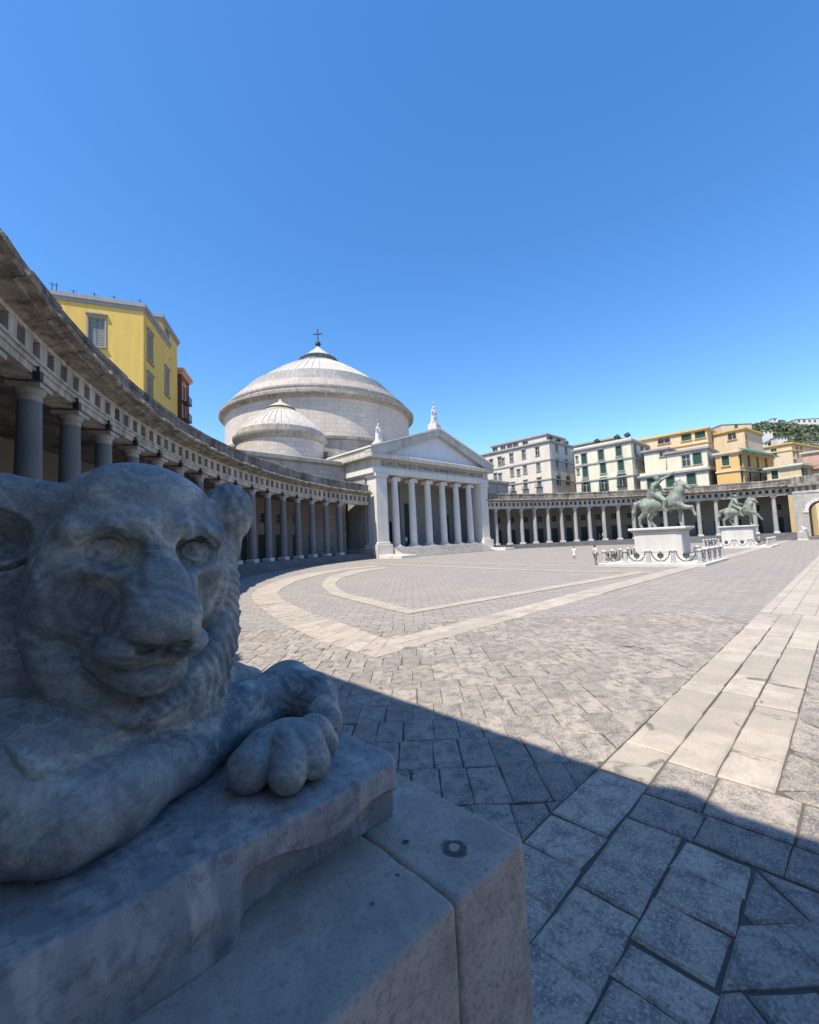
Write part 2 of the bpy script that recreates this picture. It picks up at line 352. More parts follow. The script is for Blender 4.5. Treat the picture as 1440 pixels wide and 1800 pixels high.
def build_lion():
    ZP = 2.04
    def A(x, y, z): return atz(x, y, z)
    limb = [(A(120, 1440, 2.135), .10), (A(200, 1400, 2.13), .095), (A(320, 1325, 2.13), .088), (A(420, 1255, 2.16), .088), (A(505, 1209, 2.172), .088), (A(548, 1226, 2.150), .078), (A(572, 1268, 2.10), .058)]
    paw = A(500, 1318, 2.10)
    fine = [False]
    def f(P):
        P = P.astype(np.float32); Q = (P-Hc.astype(np.float32))@MH.T
        ax = np.abs(Q[:, 0]); S = np.stack([ax, Q[:, 1], Q[:, 2]], 1)         # mirrored head space
        # ---- skull and face
        d = ell(Q, (0, .075, -.075), (.222, .232, .205))
        d = smin(d, ell(Q, (0, .165, .02), (.155, .10, .085)), .07)            # forehead
        d = smin(d, ell(S, (.145, -.045, .005), (.105, .15, .105)), .05)       # cheek
        d = smin(d, ell(S, (.115, .004, .088), (.068, .038, .042)), .03)       # cheekbone
        d = smin(d, cap(S, (.050, .126, .122), (.170, .108, .070), .036, .030), .045)   # brow
        K = Q*np.array([.62, 1, 1], np.float32)
        br = smin(cap(K, (0, .12, .072), (0, -.02, .168), .050, .052), cap(K, (0, -.02, .168), (0, -.085, .224), .052, .054), .03)
        d = smin(d, br, .035)                                                  # bridge of the nose
        d = smin(d, ell(Q, (0, -.125, .14), (.108, .092, .13)), .035)           # muzzle
        d = smin(d, ell(S, (.058, -.168, .166), (.074, .050, .088)), .016)     # whisker pads
        d = smin(d, ell(Q, (0, -.112, .232), (.076, .046, .048)), .022)        # nose
        d = smin(d, ell(S, (.056, -.128, .232), (.026, .028, .036)), .014)     # nostril wings
        d = smin(d, ell(Q, (0, -.252, .130), (.098, .055, .092)), .012)        # chin
        d = smin(d, ell(Q, (0, -.21, .05), (.138, .10, .12)), .03)
        d = smax(d, -ell(S, (.155, -.080, .150), (.040, .070, .066)), .05)    # hollow beside the muzzle              # jaw
        # ---- eyes: socket, lids with an almond opening, eyeball
        d = smax(d, -ell(S, (.108, .066, .160), (.068, .052, .090)), .020)
        ex, ey, ez = S[:, 0]-.107, S[:, 1]-.055+.12*(S[:, 0]-.107), S[:, 2]-.074
        rad = np.sqrt(ex*ex+(ey*1.12)**2+ez*ez); lid = rad-.045; ball = rad-.037
        if fine[0]:
            qx = np.clip(1-(ex/.042)**2, -1, 1); opn = smax(smax(ey-.027*qx, -.018*qx-ey, .006), -ez, .004)
            lid = smax(lid, -opn, .006)
        d = smin(d, smin(lid, ball, .001), .007)
        d = smin(d, chain(S, [((.070, .098, .140), .012), ((.110, .122, .132), .015), ((.172, .086, .086), .013)], .01), .02)
        # ---- mouth, nostrils
        d = smax(d, -ell(S, (.040, -.163, .268), (.024, .011, .034)), .010)
        if fine[0]:                                            # chiselled lines, cut along the viewing axis of the face
            fz = np.clip(Q[:, 2]*30, 0, 1)
            for pts, dep, wd in (([(0, -.203), (.045, -.213), (.090, -.211), (.125, -.204), (.148, -.200)], .013, .0085), ([(0, -.165), (0, -.207)], .009, .008), ([(.216, .02), (.205, -.06), (.178, -.15), (.14, -.235), (.09, -.285)], .007, .013),
                                 ([(.064, .046), (.056, .016), (.060, -.02)], .006, .009), ([(.045, -.150), (.115, -.136)], .0025, .006), ([(.045, -.170), (.12, -.160)], .0025, .006), ([(.05, -.190), (.115, -.184)], .0025, .006),
                                 ([(.060, .072), (.078, .100), (.115, .114), (.170, .082)], .005, .007), ([(.05, .150), (.11, .160), (.17, .135)], .003, .012)):
                d = d+dep*np.exp(-(seg2(S, pts)/wd)**2)*fz
        # ---- ruff around the face
        an = np.arctan2(Q[:, 1]+.07, Q[:, 0]-.03)
        T = Q.copy(); T[:, 2] += .44*(Q[:, 1]+.12)*(Q[:, 1] < -.12)
        rf = ell(T, (.045, -.125, -.07), (.288, .350, .165)); bowl = ell(T, (.01, -.085, .17), (.245, .290, .225))
        rf = smax(rf, -bowl, .04)
        rr = np.sqrt(((Q[:, 0]-.03)/.29)**2+((Q[:, 1]+.07)/.36)**2)
        rf = rf+(.0012+.002*np.clip(Q[:, 0]*6, 0, 1))*np.sin(an*46+6*np.sin(rr*7)+1.5*np.sin(an*7))*np.clip(rr*2.2-1.1, 0, 1)*np.clip(Q[:, 2]*8+1.9, 0, 1)
        d = smin(d, rf, .010)
        if fine[0]: d = d+.016*np.exp(-((rr-1.03)/.03)**2)*(an < .15)*np.clip((T[:, 2]+.12)*20, 0, 1)     # undercut round the collar
        # ---- ears
        for sx in (-1, 1):
            E = np.stack([Q[:, 0]*sx-(.305 if sx < 0 else .285), Q[:, 1]-(.105 if sx < 0 else .165), Q[:, 2]+.075], 1)
            if sx < 0:
                er = ell(E, (0, 0, -.01), (.120, .122, .080)); hol = ell(E, (.015, -.028, .050), (.088, .068, .098)); er = smax(er, -hol, .012)
            else:                                              # the far ear, seen on its ridged outer side
                er = smin(ell(E, (-.012, .012, 0), (.086, .105, .072)), ell(E, (-.015, -.09, -.005), (.062, .085, .055)), .012)
                er = er+.0022*np.sin(E[:, 0]*150+E[:, 2]*150)*np.clip((E[:, 1]+.02)*20, 0, 1)
            er = er+.0008*np.sin(E[:, 0]*170+E[:, 1]*60)
            d = smin(d, er, .02)
            d = smin(d, cap(Q, (sx*.15, .16, -.05), (sx*.30, .19, -.06), .06, .035), .025)
        # ---- neck, chest, body
        bd = ell(P, (.22, 1.70, 2.42), (.26, .24, .36))
        bd = smin(bd, cap(P, (.05, 1.82, 2.36), (-1.25, 1.75, 2.30), .33, .29), .1)
        bd = smin(bd, ell(P, (-1.2, 1.5, 2.27), (.36, .26, .27)), .06)
        bd = smin(bd, ell(P, (-.02, 1.57, 2.14), (.30, .24, .18)), .06)
        bd = smin(bd, ell(P, (.36, 1.62, 2.30), (.22, .2, .3)), .06)
        d = smin(d, bd, .015)
        bib = ell(P, (.08, 1.53, 2.16), (.30, .315, .215)); d = smin(d, bib, .006)    # chest resting on the slab
        if fine[0]:                                            # mane lying over the chest, with a clear hem
            hz_ = np.interp(P[:, 0], HEM[0], HEM[1]); reg = np.clip((1.46-P[:, 1])*30, 0, 1)*np.clip((.42-P[:, 0])*15, 0, 1)
            d = d-.016*np.clip((P[:, 2]-hz_)/.015, 0, 1)*np.clip((2.36-P[:, 2])*14, 0, 1)*reg+(.004*np.sin(P[:, 0]*95+20*P[:, 2]+4*np.sin(P[:, 2]*30)))*np.clip((P[:, 2]-hz_)/.015, 0, 1)*reg*np.clip((2.36-P[:, 2])*14, 0, 1)
        lm = chain(P, limb, .05); lm = lm+.003*wob(P, 22, 3)
        d = smin(d, lm, .022+.0*P[:, 0]+.05*np.clip((.25-P[:, 0])*4, 0, 1))
        d = smin(d, cap(P, (.36, 1.44, 2.36), A(438, 1200, 2.18), .09, .06), .03)   # mane over the wrist
        d = smin(d, ell(P, (.40, 1.50, 2.26), (.15, .14, .11)), .05)
        d = smin(d, cap(P, (-1.4, 1.2, 2.10), (-.75, 1.15, 2.09), .09, .07), .04)   # hind leg
        d = d+.004*wob(P, 13, 5)+.0016*wob(P, 60, 6)
        # ---- paw with four toes, turned towards the viewer
        pw = ell(P, A(503, 1312, 2.108), (.108, .108, .074))
        for (x, y, z, r, bx, by) in ((440, 1350, 2.100, .064, 462, 1318), (506, 1360, 2.092, .052, 502, 1318), (552, 1338, 2.090, .048, 535, 1308), (573, 1304, 2.087, .040, 550, 1290)):
            pw = smin(pw, cap(P, A(x, y, z), A(bx, by, 2.125), r, .058), .010)
            pw = smin(pw, ell(P, A(x, y, z)*.72+A(bx, by, 2.125)*.28+np.array([0, 0, .028]), (.034, .034, .03)), .012)   # knuckle
        d = smin(d, pw, .016)
        return smax(d, (ZP-.02)-P[:, 2], .004)
    root = thing('lion_statue', 'large grey-blue marble lion lying with head turned to the viewer in the foreground', 'statue', (0, 1.5, 1.85))
    o = sculpt('lion', f, (-1.62, .95, 2.0), (.98, 2.1, 3.03), .0115, 2, M_LION, root, fine=fine, mask=lambda c: (c[:, 0] > -.12) & (c[:, 1] < 1.75), world=True)
    # ---- rough slab the lion is carved with
    def g(P):
        x, y, z = P[:, 0], P[:, 1], P[:, 2]
        ed = 1.012+.012*wob(P, 9, 11)+.006*wob(P, 40, 12)
        und = np.clip((x-.40)/.04, 0, 1)*np.clip((1.955+.02*np.sin(x*17)-z)/.03, 0, 1)*.045
        dy = (ed+und+.02*np.clip((2.0-z)/.15, 0, 1)*np.clip((x-.4)*9, 0, 1)-.025*np.clip((.42-x)*30, 0, 1)*np.clip((2.03-z)*12, 0, 1))-y
        e2 = .915+.018*wob(P, 12, 13)-.05*np.clip((1.97-z)/.1, 0, 1)*0-.06*np.clip((1.10-y)/.1, 0, 1)**2; dx = x-e2
        dz = z-(2.040+.004*wob(P, 14, 14)+.0015*wob(P, 50, 15))
        d = smax(smax(dy, dx, .02), dz, .012)
        return smax(smax(d, y-1.93, .01), smax(-1.75-x, 1.845-z, .002), .01)
    sculpt('plinth_slab', g, (-1.8, .93, 1.82), (.99, 1.97, 2.08), .018, 2, slab_marble(), root, world=True)
def slab_marble():
    m = NM('slab_marble', .68, .25); p = m.pos()
    w = m.vadd(p, m.noisec(p, 3, 4), .12)
    q = m.map(w, (1, .35, .5), (.0, .35, .9)); v = m.noise(q, 9, 6, .6, .8)
    v2 = m.noise(m.map(w, (9, 3, 1.6), (0, .5, 0)), 2.0, 6, .6)
    c = m.mix(m.ramp(v, (.3, 0.), (.7, 1.)), (.16, .185, .215), (.30, .315, .33))
    c = m.mix(m.ramp(v2, (.5, 0.), (.72, .7)), c, (.47, .455, .44))
    c = m.mix(m.ramp(m.noise(p, 24, 6, .7), (.36, .7), (.52, 0.)), c, (.11, .125, .145))
    c = m.mix(1, c, (1.30, 1.20, 1.09), 'MULTIPLY')
    b = m.bump(m.noise(p, 60, 7, .7), .4, .004); b = m.bump(v2, .35, .01, b)
    return m.done(c, b)
# ================================================================ ground, paving, bands
def zg(v): t = min(1, max(0, (v-12)/36)); return .55*t*t*(3-2*t)
def gpx(x, y):
    z = 0
    for _ in range(6): p = atz(x, y, z); z = zg(p[1])
    return p
def paver_mat(gain=1.0):
    m = NM('basalt_paving' if gain == 1 else 'worn_band_stone', .8, .3); p = m.pos(); t = m.attr('tone')
    c = m.mix(t, (.20, .176, .147), (.36, .315, .26))
    big = m.noise(p, .45, 5, .6); c = m.mix(m.ramp(big, (.35, .0), (.7, .5)), c, (.36, .32, .27))
    mid = m.noise(p, 5, 7, .65, .4); c = m.mix(m.ramp(mid, (.38, .8), (.56, 0.)), c, (.10, .098, .095))
    sp = m.noise(p, 42, 5, .7); c = m.mix(m.ramp(sp, (.5, 0.), (.62, .75)), c, (.46, .415, .355))
    sp2 = m.noise(p, 30, 6, .75); c = m.mix(m.ramp(sp2, (.36, .7), (.47, 0.)), c, (.085, .085, .088))
    st = m.noise(p, .8, 3, .5, 1.2); c = m.mix(m.ramp(st, (.70, 0.), (.735, .75)), c, (.055, .053, .05))
    if gain != 1: c = m.mix(1, c, (gain*1.03, gain, gain*.95), 'MULTIPLY')
    h = m.mix(.5, m.noise(p, 24, 8, .7), m.noise(p, 75, 5, .7))
    b = m.bump(h, .7, .012); b = m.bump(m.noise(p, 4, 5, .6), .5, .03, b)
    return m.done(c, b, m.ramp(mid, (.3, .6), (.7, .9)))
def band_mat():
    m = NM('pale_band_stone', .75, .3); p = m.pos(); t = m.attr('tone')
    c = m.mix(t, (.31, .275, .22), (.46, .41, .33))
    gr = m.noise(m.map(p, (.7, 5, 1)), 5, 6, .65, .3); c = m.mix(m.ramp(gr, (.38, .5), (.6, 0.)), c, (.36, .32, .275))
    pk = m.noise(p, .7, 3); c = m.mix(m.ramp(pk, (.5, 0.), (.7, .5)), c, (.52, .43, .355))
    c = m.mix(m.ramp(m.noise(p, 2.2, 7, .7, .5), (.44, 0.), (.68, .7)), c, (.26, .24, .21)); st = m.noise(p, 1.3, 4, .6, 1.0); c = m.mix(m.ramp(st, (.64, 0.), (.69, .8)), c, (.10, .095, .085))
    sp = m.noise(p, 36, 6, .7); c = m.mix(m.ramp(sp, (.36, .5), (.48, 0.)), c, (.25, .23, .2))
    b = m.bump(m.noise(p, 38, 7, .7), .5, .008); b = m.bump(gr, .3, .012, b)
    return m.done(c, b)
M_PAVE = paver_mat(); M_BAND = band_mat(); M_WORN = paver_mat(1.35)
def far_pave():
    m = NM('far_paving', .85, .25); p = m.map(m.pos(), (1, 1, 1), (0, 0, -YAW+PI/2))
    w = m.vadd(p, m.noisec(p, 1.5, 2), .05)
    bc, bf = m.brick(w, .74, .40, .018, (1, 1, 1, 1), (.62, .62, .62, 1), (.0, .0, .0, 1))
    c = m.mix(.6, (.30, .270, .234), m.mix(1, (.32, .288, .25), bc, 'MULTIPLY'))
    big = m.noise(p, .12, 6, .6); c = m.mix(m.ramp(big, (.35, .5), (.65, 0.)), c, (.225, .22, .218))
    sp = m.noise(p, 9, 6, .72); c = m.mix(m.ramp(sp, (.48, 0.), (.64, .55)), c, (.42, .38, .33)); c = m.mix(m.ramp(m.noise(p, 6, 6, .7), (.34, .55), (.48, 0.)), c, (.14, .14, .14))
    st = m.noise(p, .55, 3, .5, 1.0); c = m.mix(m.ramp(st, (.71, 0.), (.74, .6)), c, (.08, .078, .075))
    c = m.mix(m.math('MULTIPLY', bf, .75), c, (.11, .10, .09))
    return m.done(c, m.bump(m.noise(p, 16, 8, .7), .6, .02, m.bump(bf, -.5, .02)))
def far_band():
    m = NM('far_band', .8, .25); p = m.map(m.pos(), (1, 1, 1))
    bc, bf = m.brick(p, .9, .5, .012, (1, 1, 1, 1), (.8, .8, .8, 1), (.3, .3, .3, 1))
    c = m.mix(1, (.40, .355, .285), bc, 'MULTIPLY'); c = m.mix(m.ramp(m.noise(p, 1.2, 6, .6), (.35, .55), (.6, 0.)), c, (.38, .35, .31))
    return m.done(c, m.bump(m.noise(p, 12, 6), .3, .02))
M_FAR = far_pave(); M_FARB = far_band()
ground = MB().add([(-1500, -1500, -.024), (1500, -1500, -.024), (1500, 1500, -.024), (-1500, 1500, -.024)], [(0, 1, 2, 3)]).build('ground', stone('joint_earth', (.11, .10, .085), bscale=20))
tag(ground, kind='structure')
A0, A1, B0, B1 = -9.0, 9.5, .6, 14.5                     # near paving zone in the diagonal frame (right, forward)
def ab(a, b): return a*_rt[0]+b*_fw[0], a*_rt[1]+b*_fw[1]
def strip_grid(mb, a0, a1, b0, b1, n, mm):
    base = len(mb.V)
    for i in range(n+1):
        for j in range(mm+1):
            x, y = ab(a0+(a1-a0)*i/n, b0+(b1-b0)*j/mm); mb.V.append((x, y, zg(y)))
    for i in range(n):
        for j in range(mm):
            q = base+i*(mm+1)+j; mb.F.append((q, q+mm+1, q+mm+2, q+1))
pz = MB()
strip_grid(pz, -160, 160, B1, 190, 80, 60); strip_grid(pz, -160, 160, -60, B0, 40, 12); strip_grid(pz, -160, A0, B0, B1, 40, 8); strip_grid(pz, A1, 160, B0, B1, 40, 8)
tag(pz.build('piazza', M_FAR), kind='structure')
def clip(poly, nx, ny, c):                                # keep nx*x+ny*y >= c
    out = []
    for i in range(len(poly)):
        p, q = poly[i], poly[(i+1) % len(poly)]; dp = nx*p[0]+ny*p[1]-c; dq = nx*q[0]+ny*q[1]-c
        if dp >= 0: out.append(p)
        if dp*dq < 0: t = dp/(dp-dq); out.append((p[0]+t*(q[0]-p[0]), p[1]+t*(q[1]-p[1])))
    return out
def area(poly): return .5*sum(poly[i][0]*poly[(i+1) % len(poly)][1]-poly[(i+1) % len(poly)][0]*poly[i][1] for i in range(len(poly)))
stones = []                                               # (polygon, tone, height, kind)
def put(poly, tone, h=0, kind=0):
    if len(poly) < 3: return
    a = area(poly)
    if abs(a) < .012: return
    stones.append((poly if a > 0 else poly[::-1], tone, h, kind))
def rect(u0, u1, v0, v1, tone, h=0, kind=0, j=.012):
    r = lambda: random.uniform(-j, j); put([(u0+r(), v0+r()), (u1+r(), v0+r()), (u1+r(), v1+r()), (u0+r(), v1+r())], tone, h, kind)
b = B0
while b < B1-.01:                                         # diagonal field
    hh = min(random.choice((.36, .42, .66, .74, .8)), B1-b)
    if B1-b-hh < .2: hh = B1-b
    a = A0-random.random()*.5
    while a < A1:
        w = random.uniform(.32, .46) if hh > .55 else random.uniform(.55, .85)
        a2 = min(a+w, A1); a1_ = max(a, A0)
        if a2-a1_ > .05:
            r = lambda: random.uniform(-.012, .012)
            q = [ab(a1_+r(), b+r()), ab(a2+r(), b+r()), ab(a2+r(), b+hh+r()), ab(a1_+r(), b+hh+r())]
            tn = random.random(); h = random.uniform(-.006, .004)
            put(clip(q, 0, 1, 2.295), tn, h)              # field towards the church
            lo = clip(q, 0, -1, -.765)                    # field on the right of the strip
            put(clip(lo, -1, 0, -4.43), tn, h); put(clip(lo, 1, 0, 5.76), tn, h)
        a = a2+1e-6
    b += hh
# the strip that carries the pale band: three courses of slabs
for (v0, v1, us) in ((.775, 1.262, (1.2, 1.75, 2.3, 2.78, 3.10, 3.58, 4.01, 4.43)), (1.275, 1.745, (1.0, 1.9, 2.63, 3.32, 4.41)), (1.758, 2.285, (.9, 1.6, 2.3, 2.98, 3.46, 4.0, 5.12))):
    for u0, u1 in zip(us[:-1], us[1:]): rect(u0, u1, v0, v1, random.uniform(.35, 1), random.uniform(-.014, .010), 2, .022)
for (u0, u1) in ((4.44, 4.92), (4.93, 5.745)):            # two courses across, along the pavilion
    v = 1.745
    while v > -6:
        w = random.uniform(.5, .75); rect(u0, u1, v-w, v, random.uniform(.2, 1), random.uniform(-.006, .006)); v -= w
for k, (v0, v1) in enumerate(((.77, 1.262), (1.275, 1.745), (1.758, 2.285))):
    u = 5.76 if k < 2 else 5.13
    while u < 17.5:
        w = random.uniform(.55, 1.25); rect(u, u+w, v0, v1, random.random(), random.uniform(.008, .014) if u > 8 else random.uniform(-.003, .006), 1, .008); u += w
# outer chevron band, near its corner
def poly_px(L): return [gpx(*q)[:2] for q in L]
OUT = poly_px([(657, 1155), (562, 1126), (491, 1092), (445, 1057), (442, 1046), (452, 1036), (487, 1021), (540, 1008), (604, 999), (661, 994)])
INN = poly_px([(683, 1126), (611, 1099), (540, 1075), (494, 1053), (488, 1044), (494, 1036), (520, 1022), (562, 1011), (615, 1001), (668, 996)])
OUT2 = poly_px([(717, 1080), (647, 1063), (583, 1046), (566, 1032), (567, 1024), (579, 1013), (625, 1002), (675, 997)])
INN2 = poly_px([(726, 1073), (668, 1057), (608, 1043), (590, 1031), (590, 1025), (601, 1016), (640, 1005), (682, 999)])
def resample(L, n):
    L = [np.array(p) for p in L]; d = [0]
    for p, q in zip(L[:-1], L[1:]): d.append(d[-1]+np.linalg.norm(q-p))
    return [np.array([np.interp(t*d[-1], d, [p[i] for p in L]) for i in (0, 1)]) for t in np.linspace(0, 1, n)]
def ribbon(name, P, Q, lift=.02):
    mb = MB(); n = len(P)
    for p, q in zip(P, Q): mb.V += [(p[0], p[1], zg(p[1])+lift), (q[0], q[1], zg(q[1])+lift)]
    mb.F = [(2*i, 2*i+1, 2*i+3, 2*i+2) for i in range(n-1)]
    return tag(mb.build(name, M_FARB), kind='structure')
o1, i1 = resample(OUT, 60), resample(INN, 60)
NB = 17
for k in range(NB):                                       # left limb of the chevron, slab by slab
    for s0, s1 in ((0, .5), (.5, 1)):
        f = lambda i, s: tuple(o1[i]*(1-s)+i1[i]*s); put([f(k, s0), f(k, s1), f(k+1, s1), f(k+1, s0)], random.random(), .012, 1)
ribbon('pale_band', o1[NB:], i1[NB:]); ribbon('pale_band', resample(OUT2, 40), resample(INN2, 40))
c0, c1 = o1[0], i1[0]; u = c0[0]
while u < 20:                                             # right limb
    w = random.uniform(.6, 1.1)
    for v0, v1 in ((8.15, 8.72), (8.73, 9.30)):
        q = [(u, v0), (u+w, v0), (u+w, v1), (u, v1)]; n_ = (c1[1]-c0[1], -(c1[0]-c0[0])); put(clip(q, n_[0], n_[1], n_[0]*c0[0]+n_[1]*c0[1]), random.random(), .014, 1)
    u += w
seg = lambda u0, u1, v0, v1, n=30: ([(u0+(u1-u0)*i/n, v0) for i in range(n+1)], [(u0+(u1-u0)*i/n, v1) for i in range(n+1)])
ribbon('pale_band', *seg(20, 112, 8.15, 9.25)); ribbon('pale_band', *seg(17.5, 112, .78, 2.28), lift=.012)
ribbon('pale_band', [tuple(OUT2[0]), gpx(1132, 1008)[:2]], [tuple(INN2[0]), gpx(1125, 1004)[:2]])
vseg = lambda u0, u1, v0, v1, n=20: ([(u0, v0+(v1-v0)*i/n) for i in range(n+1)], [(u1, v0+(v1-v0)*i/n) for i in range(n+1)])
for uu in (31.2, 36.0): ribbon('pale_band', *vseg(uu, uu+.8, 9.4, 40), lift=.016)
def inset(poly, d):
    n = len(poly); out = []
    c = (sum(p[0] for p in poly)/n, sum(p[1] for p in poly)/n)
    for i in range(n):
        p0, p, p2 = Vector((*poly[i-1],)), Vector((*poly[i],)), Vector((*poly[(i+1) % n],))
        e1, e2 = (p-p0), (p2-p)
        if e1.length < 1e-6 or e2.length < 1e-6: out.append(tuple(p)); continue
        n1 = Vector((-e1.y, e1.x)).normalized(); n2 = Vector((-e2.y, e2.x)).normalized(); m = (n1+n2)
        if m.length < 1e-3: out.append(tuple(p)); continue
        m /= max(.35, m.length_squared/2); out.append((p.x+m.x*d, p.y+m.y*d))
    return out
def stone_mesh(mb, tones, poly, tone, h, near):
    poly = [p for i, p in enumerate(poly) if (Vector(p)-Vector(poly[i-1])).length > .03]
    if len(poly) < 3: return
    if near:
        P = []
        for i in range(len(poly)):
            p, q = poly[i], poly[(i+1) % len(poly)]; L = math.hypot(q[0]-p[0], q[1]-p[1]); n = max(1, min(4, int(L/.13)))
            for k in range(n):
                t = k/n; j = .007 if k else .0
                P.append((p[0]+t*(q[0]-p[0])+random.uniform(-j, j), p[1]+t*(q[1]-p[1])+random.uniform(-j, j)))
        poly = P
    big_ = near and poly[0][0] < 6.2 and poly[0][1] < 2.4; gp = random.uniform(.003, .009) if big_ else random.uniform(.003, .007); g = inset(poly, gp); tp = inset(poly, gp+(.022 if big_ else .012 if near else .007))
    if abs(area(tp)) < .005: return
    n = len(poly); base = len(mb.V); tx, ty = random.uniform(-.012, .012), random.uniform(-.012, .012)
    cx, cy = sum(p[0] for p in poly)/n, sum(p[1] for p in poly)/n; z0 = zg(cy)
    for ring, z in ((g, -.055), (g, h-(.014 if big_ else .009)), (tp, h)):
        for p in ring: mb.V.append((p[0], p[1], z0+z+(tx*(p[0]-cx)+ty*(p[1]-cy) if z > -.05 else 0)))
    fs = [tuple(base+2*n+i for i in range(n))]
    for l in (0, 1):
        for i in range(n): fs.append((base+l*n+i, base+l*n+(i+1) % n, base+l*n+n+(i+1) % n, base+l*n+n+i))
    mb.F += fs; tones += [tone]*len(fs)
def tone_mesh(mb, tones, name, mat):
    me = mesh(name, mb.V, mb.F, False, mat); a = me.attributes.new('tone', 'FLOAT', 'FACE'); a.data.foreach_set('value', tones); return me
def px_area(poly):
    P = []
    for p in poly:
        x, y, d = pj((p[0], p[1], 0))
        if d < .4: return 0
        P.append((min(1440, max(0, x)), min(1800, max(0, y))))
    return abs(area(P))
vis = sorted(range(len(stones)), key=lambda i: -px_area(stones[i][0]))
single = set(vis[:300]); rest = {0: (MB(), []), 1: (MB(), [])}
for i, (poly, tone, h, kind) in enumerate(stones):
    if i in single:
        mb, tn = MB(), []; stone_mesh(mb, tn, poly, tone, h, True)
        if mb.F: obj('pale_slab' if kind == 1 else 'paving_stone', tone_mesh(mb, tn, 'paving_stone', (M_PAVE, M_BAND, M_WORN)[kind]), ground)
    else: stone_mesh(*rest[kind % 2], poly, tone, h, False)
for k, nm in ((0, 'paving_stones'), (1, 'pale_slabs')):
    if rest[k][0].F: tag(obj(nm, tone_mesh(*rest[k], nm, M_BAND if k else M_PAVE), ground), kind='stuff')
# ================================================================ pedestal under the lion
def ped_mat():
    m = NM('pedestal_travertine', .85, .2); p = m.pos()
    c = m.mix(m.ramp(m.noise(p, 1.6, 6, .6), (.3, 0.), (.7, 1.)), (.50, .44, .36), (.64, .56, .465))
    c = m.mix(m.ramp(m.noise(p, 7, 7, .65, .5), (.40, .5), (.56, 0.)), c, (.28, .25, .21))
    gr = m.noise(p, 70, 6, .75); c = m.mix(m.ramp(gr, (.36, .7), (.50, 0.)), c, (.24, .215, .18))
    lt = m.noise(p, 44, 5, .7); c = m.mix(m.ramp(lt, (.58, 0.), (.70, .5)), c, (.55, .52, .47))
    X = m.sep(p)
    top = m.ramp(m.math('SUBTRACT', X[2], 1.83), (.0, 0.), (.02, 1.)); c = m.mix(m.math('MULTIPLY', top, m.ramp(m.noise(p, 3, 5), (.35, .6), (.65, .2))), c, (.30, .275, .24))
    nz = m.math('MULTIPLY', m.math('SUBTRACT', m.noise(p, 22, 5, .6), .5), .055)
    for (sx, sy, r0, r1, k) in ((.935, .845, .040, .011, .9), (.30, .80, .024, 0, 1.0), (.66, .86, .008, 0, .9), (.86, .96, .006, 0, .9), (.76, .885, .005, 0, .9)):
        d = m.math('ADD', m.math('SQRT', m.math('ADD', m.math('POWER', m.math('SUBTRACT', X[0], sx), 2), m.math('POWER', m.math('SUBTRACT', X[1], sy), 2))), nz)
        ring = m.math('MULTIPLY', m.ramp(d, (max(.0005, r0-.006), 1.), (r0, 0.)), m.ramp(d, (r1, .0), (r1+.004, 1.)) if r1 else 1.0)
        c = m.mix(m.math('MULTIPLY', m.math('MULTIPLY', ring, top), k), c, (.045, .044, .042))
    b = m.bump(gr, .55, .006); b = m.bump(m.noise(p, 9, 7, .65), .35, .02, b)
    return m.done(c, b)
M_PED = ped_mat()
ped = thing('stone_pedestal', 'pitted beige travertine pedestal of big blocks under the foreground lion', 'pedestal', (0, 1.4, 0))
def block(u0, u1, v0, v1, z0, z1, rd=.022, seed=0, h=.045, lv=1):
    cx = np.array([(u0+u1)/2, (v0+v1)/2, (z0+z1)/2], np.float32); hf = np.array([(u1-u0)/2, (v1-v0)/2, (z1-z0)/2], np.float32)
    def f(P):
        r_ = rd*(1+.5*wob(P, 9, seed+3)); q = np.abs(P-cx)-hf+rd
        d = np.sqrt((np.maximum(q, 0)**2).sum(1))+np.minimum(q.max(1), 0)-rd
        return d+.0035*wob(P, 11, seed)+.002*wob(P, 45, seed+1)
    return sculpt('stone_block', f, (u0-.1, v0-.1, z0-.1), (u1+.1, v1+.1, z1+.1), h, lv, M_PED, ped, world=True)
block(.802, 1.10, .72, 2.15, .32, 1.85, .016, 1, .03, 2); block(-.62, .798, .722, 2.15, .32, 1.85, .012, 2, .035, 2); block(-2.0, -.624, .72, 2.15, .32, 1.85, .02, 3, .06)
block(-2.06, .60, .66, 2.2, -.03, .318, .02, 4, .06); block(.604, 1.16, .66, 2.2, -.03, .316, .02, 5, .05)
# ================================================================ curved colonnades
CC = (53.95, -5.24); RC = 58.55; ZP0 = 1.39; ZA = 8.75
M_SHAFT = stone('column_shade_tint', (.20, .205, .20), .18, .5, .25, .25, .02, 10, dark=(.07, .07, .07))  # left arm shafts: same columns, their shade put into a darker colour
M_SHAFT_R = stone('column_sun_tint', (.36, .355, .335), .15, .5, .45, .25, .02, 10, dark=(.12, .12, .11))  # right arm shafts: sunlit copy, the sun put into a paler colour
M_CAPI = stone('capital_limestone', (.44, .41, .355), .15, .8, .4, .3, .02, 9, dark=(.10, .09, .08))
M_ARCH = stone('architrave_limestone', (.53, .485, .41), .18, .6, .8, .3, .02, 7, dark=(.14, .13, .115))
M_CORN = stone('cornice_weathered', (.33, .295, .245), .4, .9, .95, .9, .09, 4, dark=(.03, .028, .025))
M_PARA = stone('parapet_blackened', (.15, .14, .122), .35, .6, .85, .6, .05, 4, dark=(.03, .03, .028), hue=(.34, .31, .27))
M_PLIN = stone('plinth_white', (.62, .60, .56), .1, .8, .2, .2)
M_STEP = stone('step_basalt', (.17, .168, .165), .25, .6, .2, .4, .02, 6)
M_WALLC = stone('arcade_wall', (.27, .25, .215), .12, .3, .35, .2, dark=(.22, .2, .17))
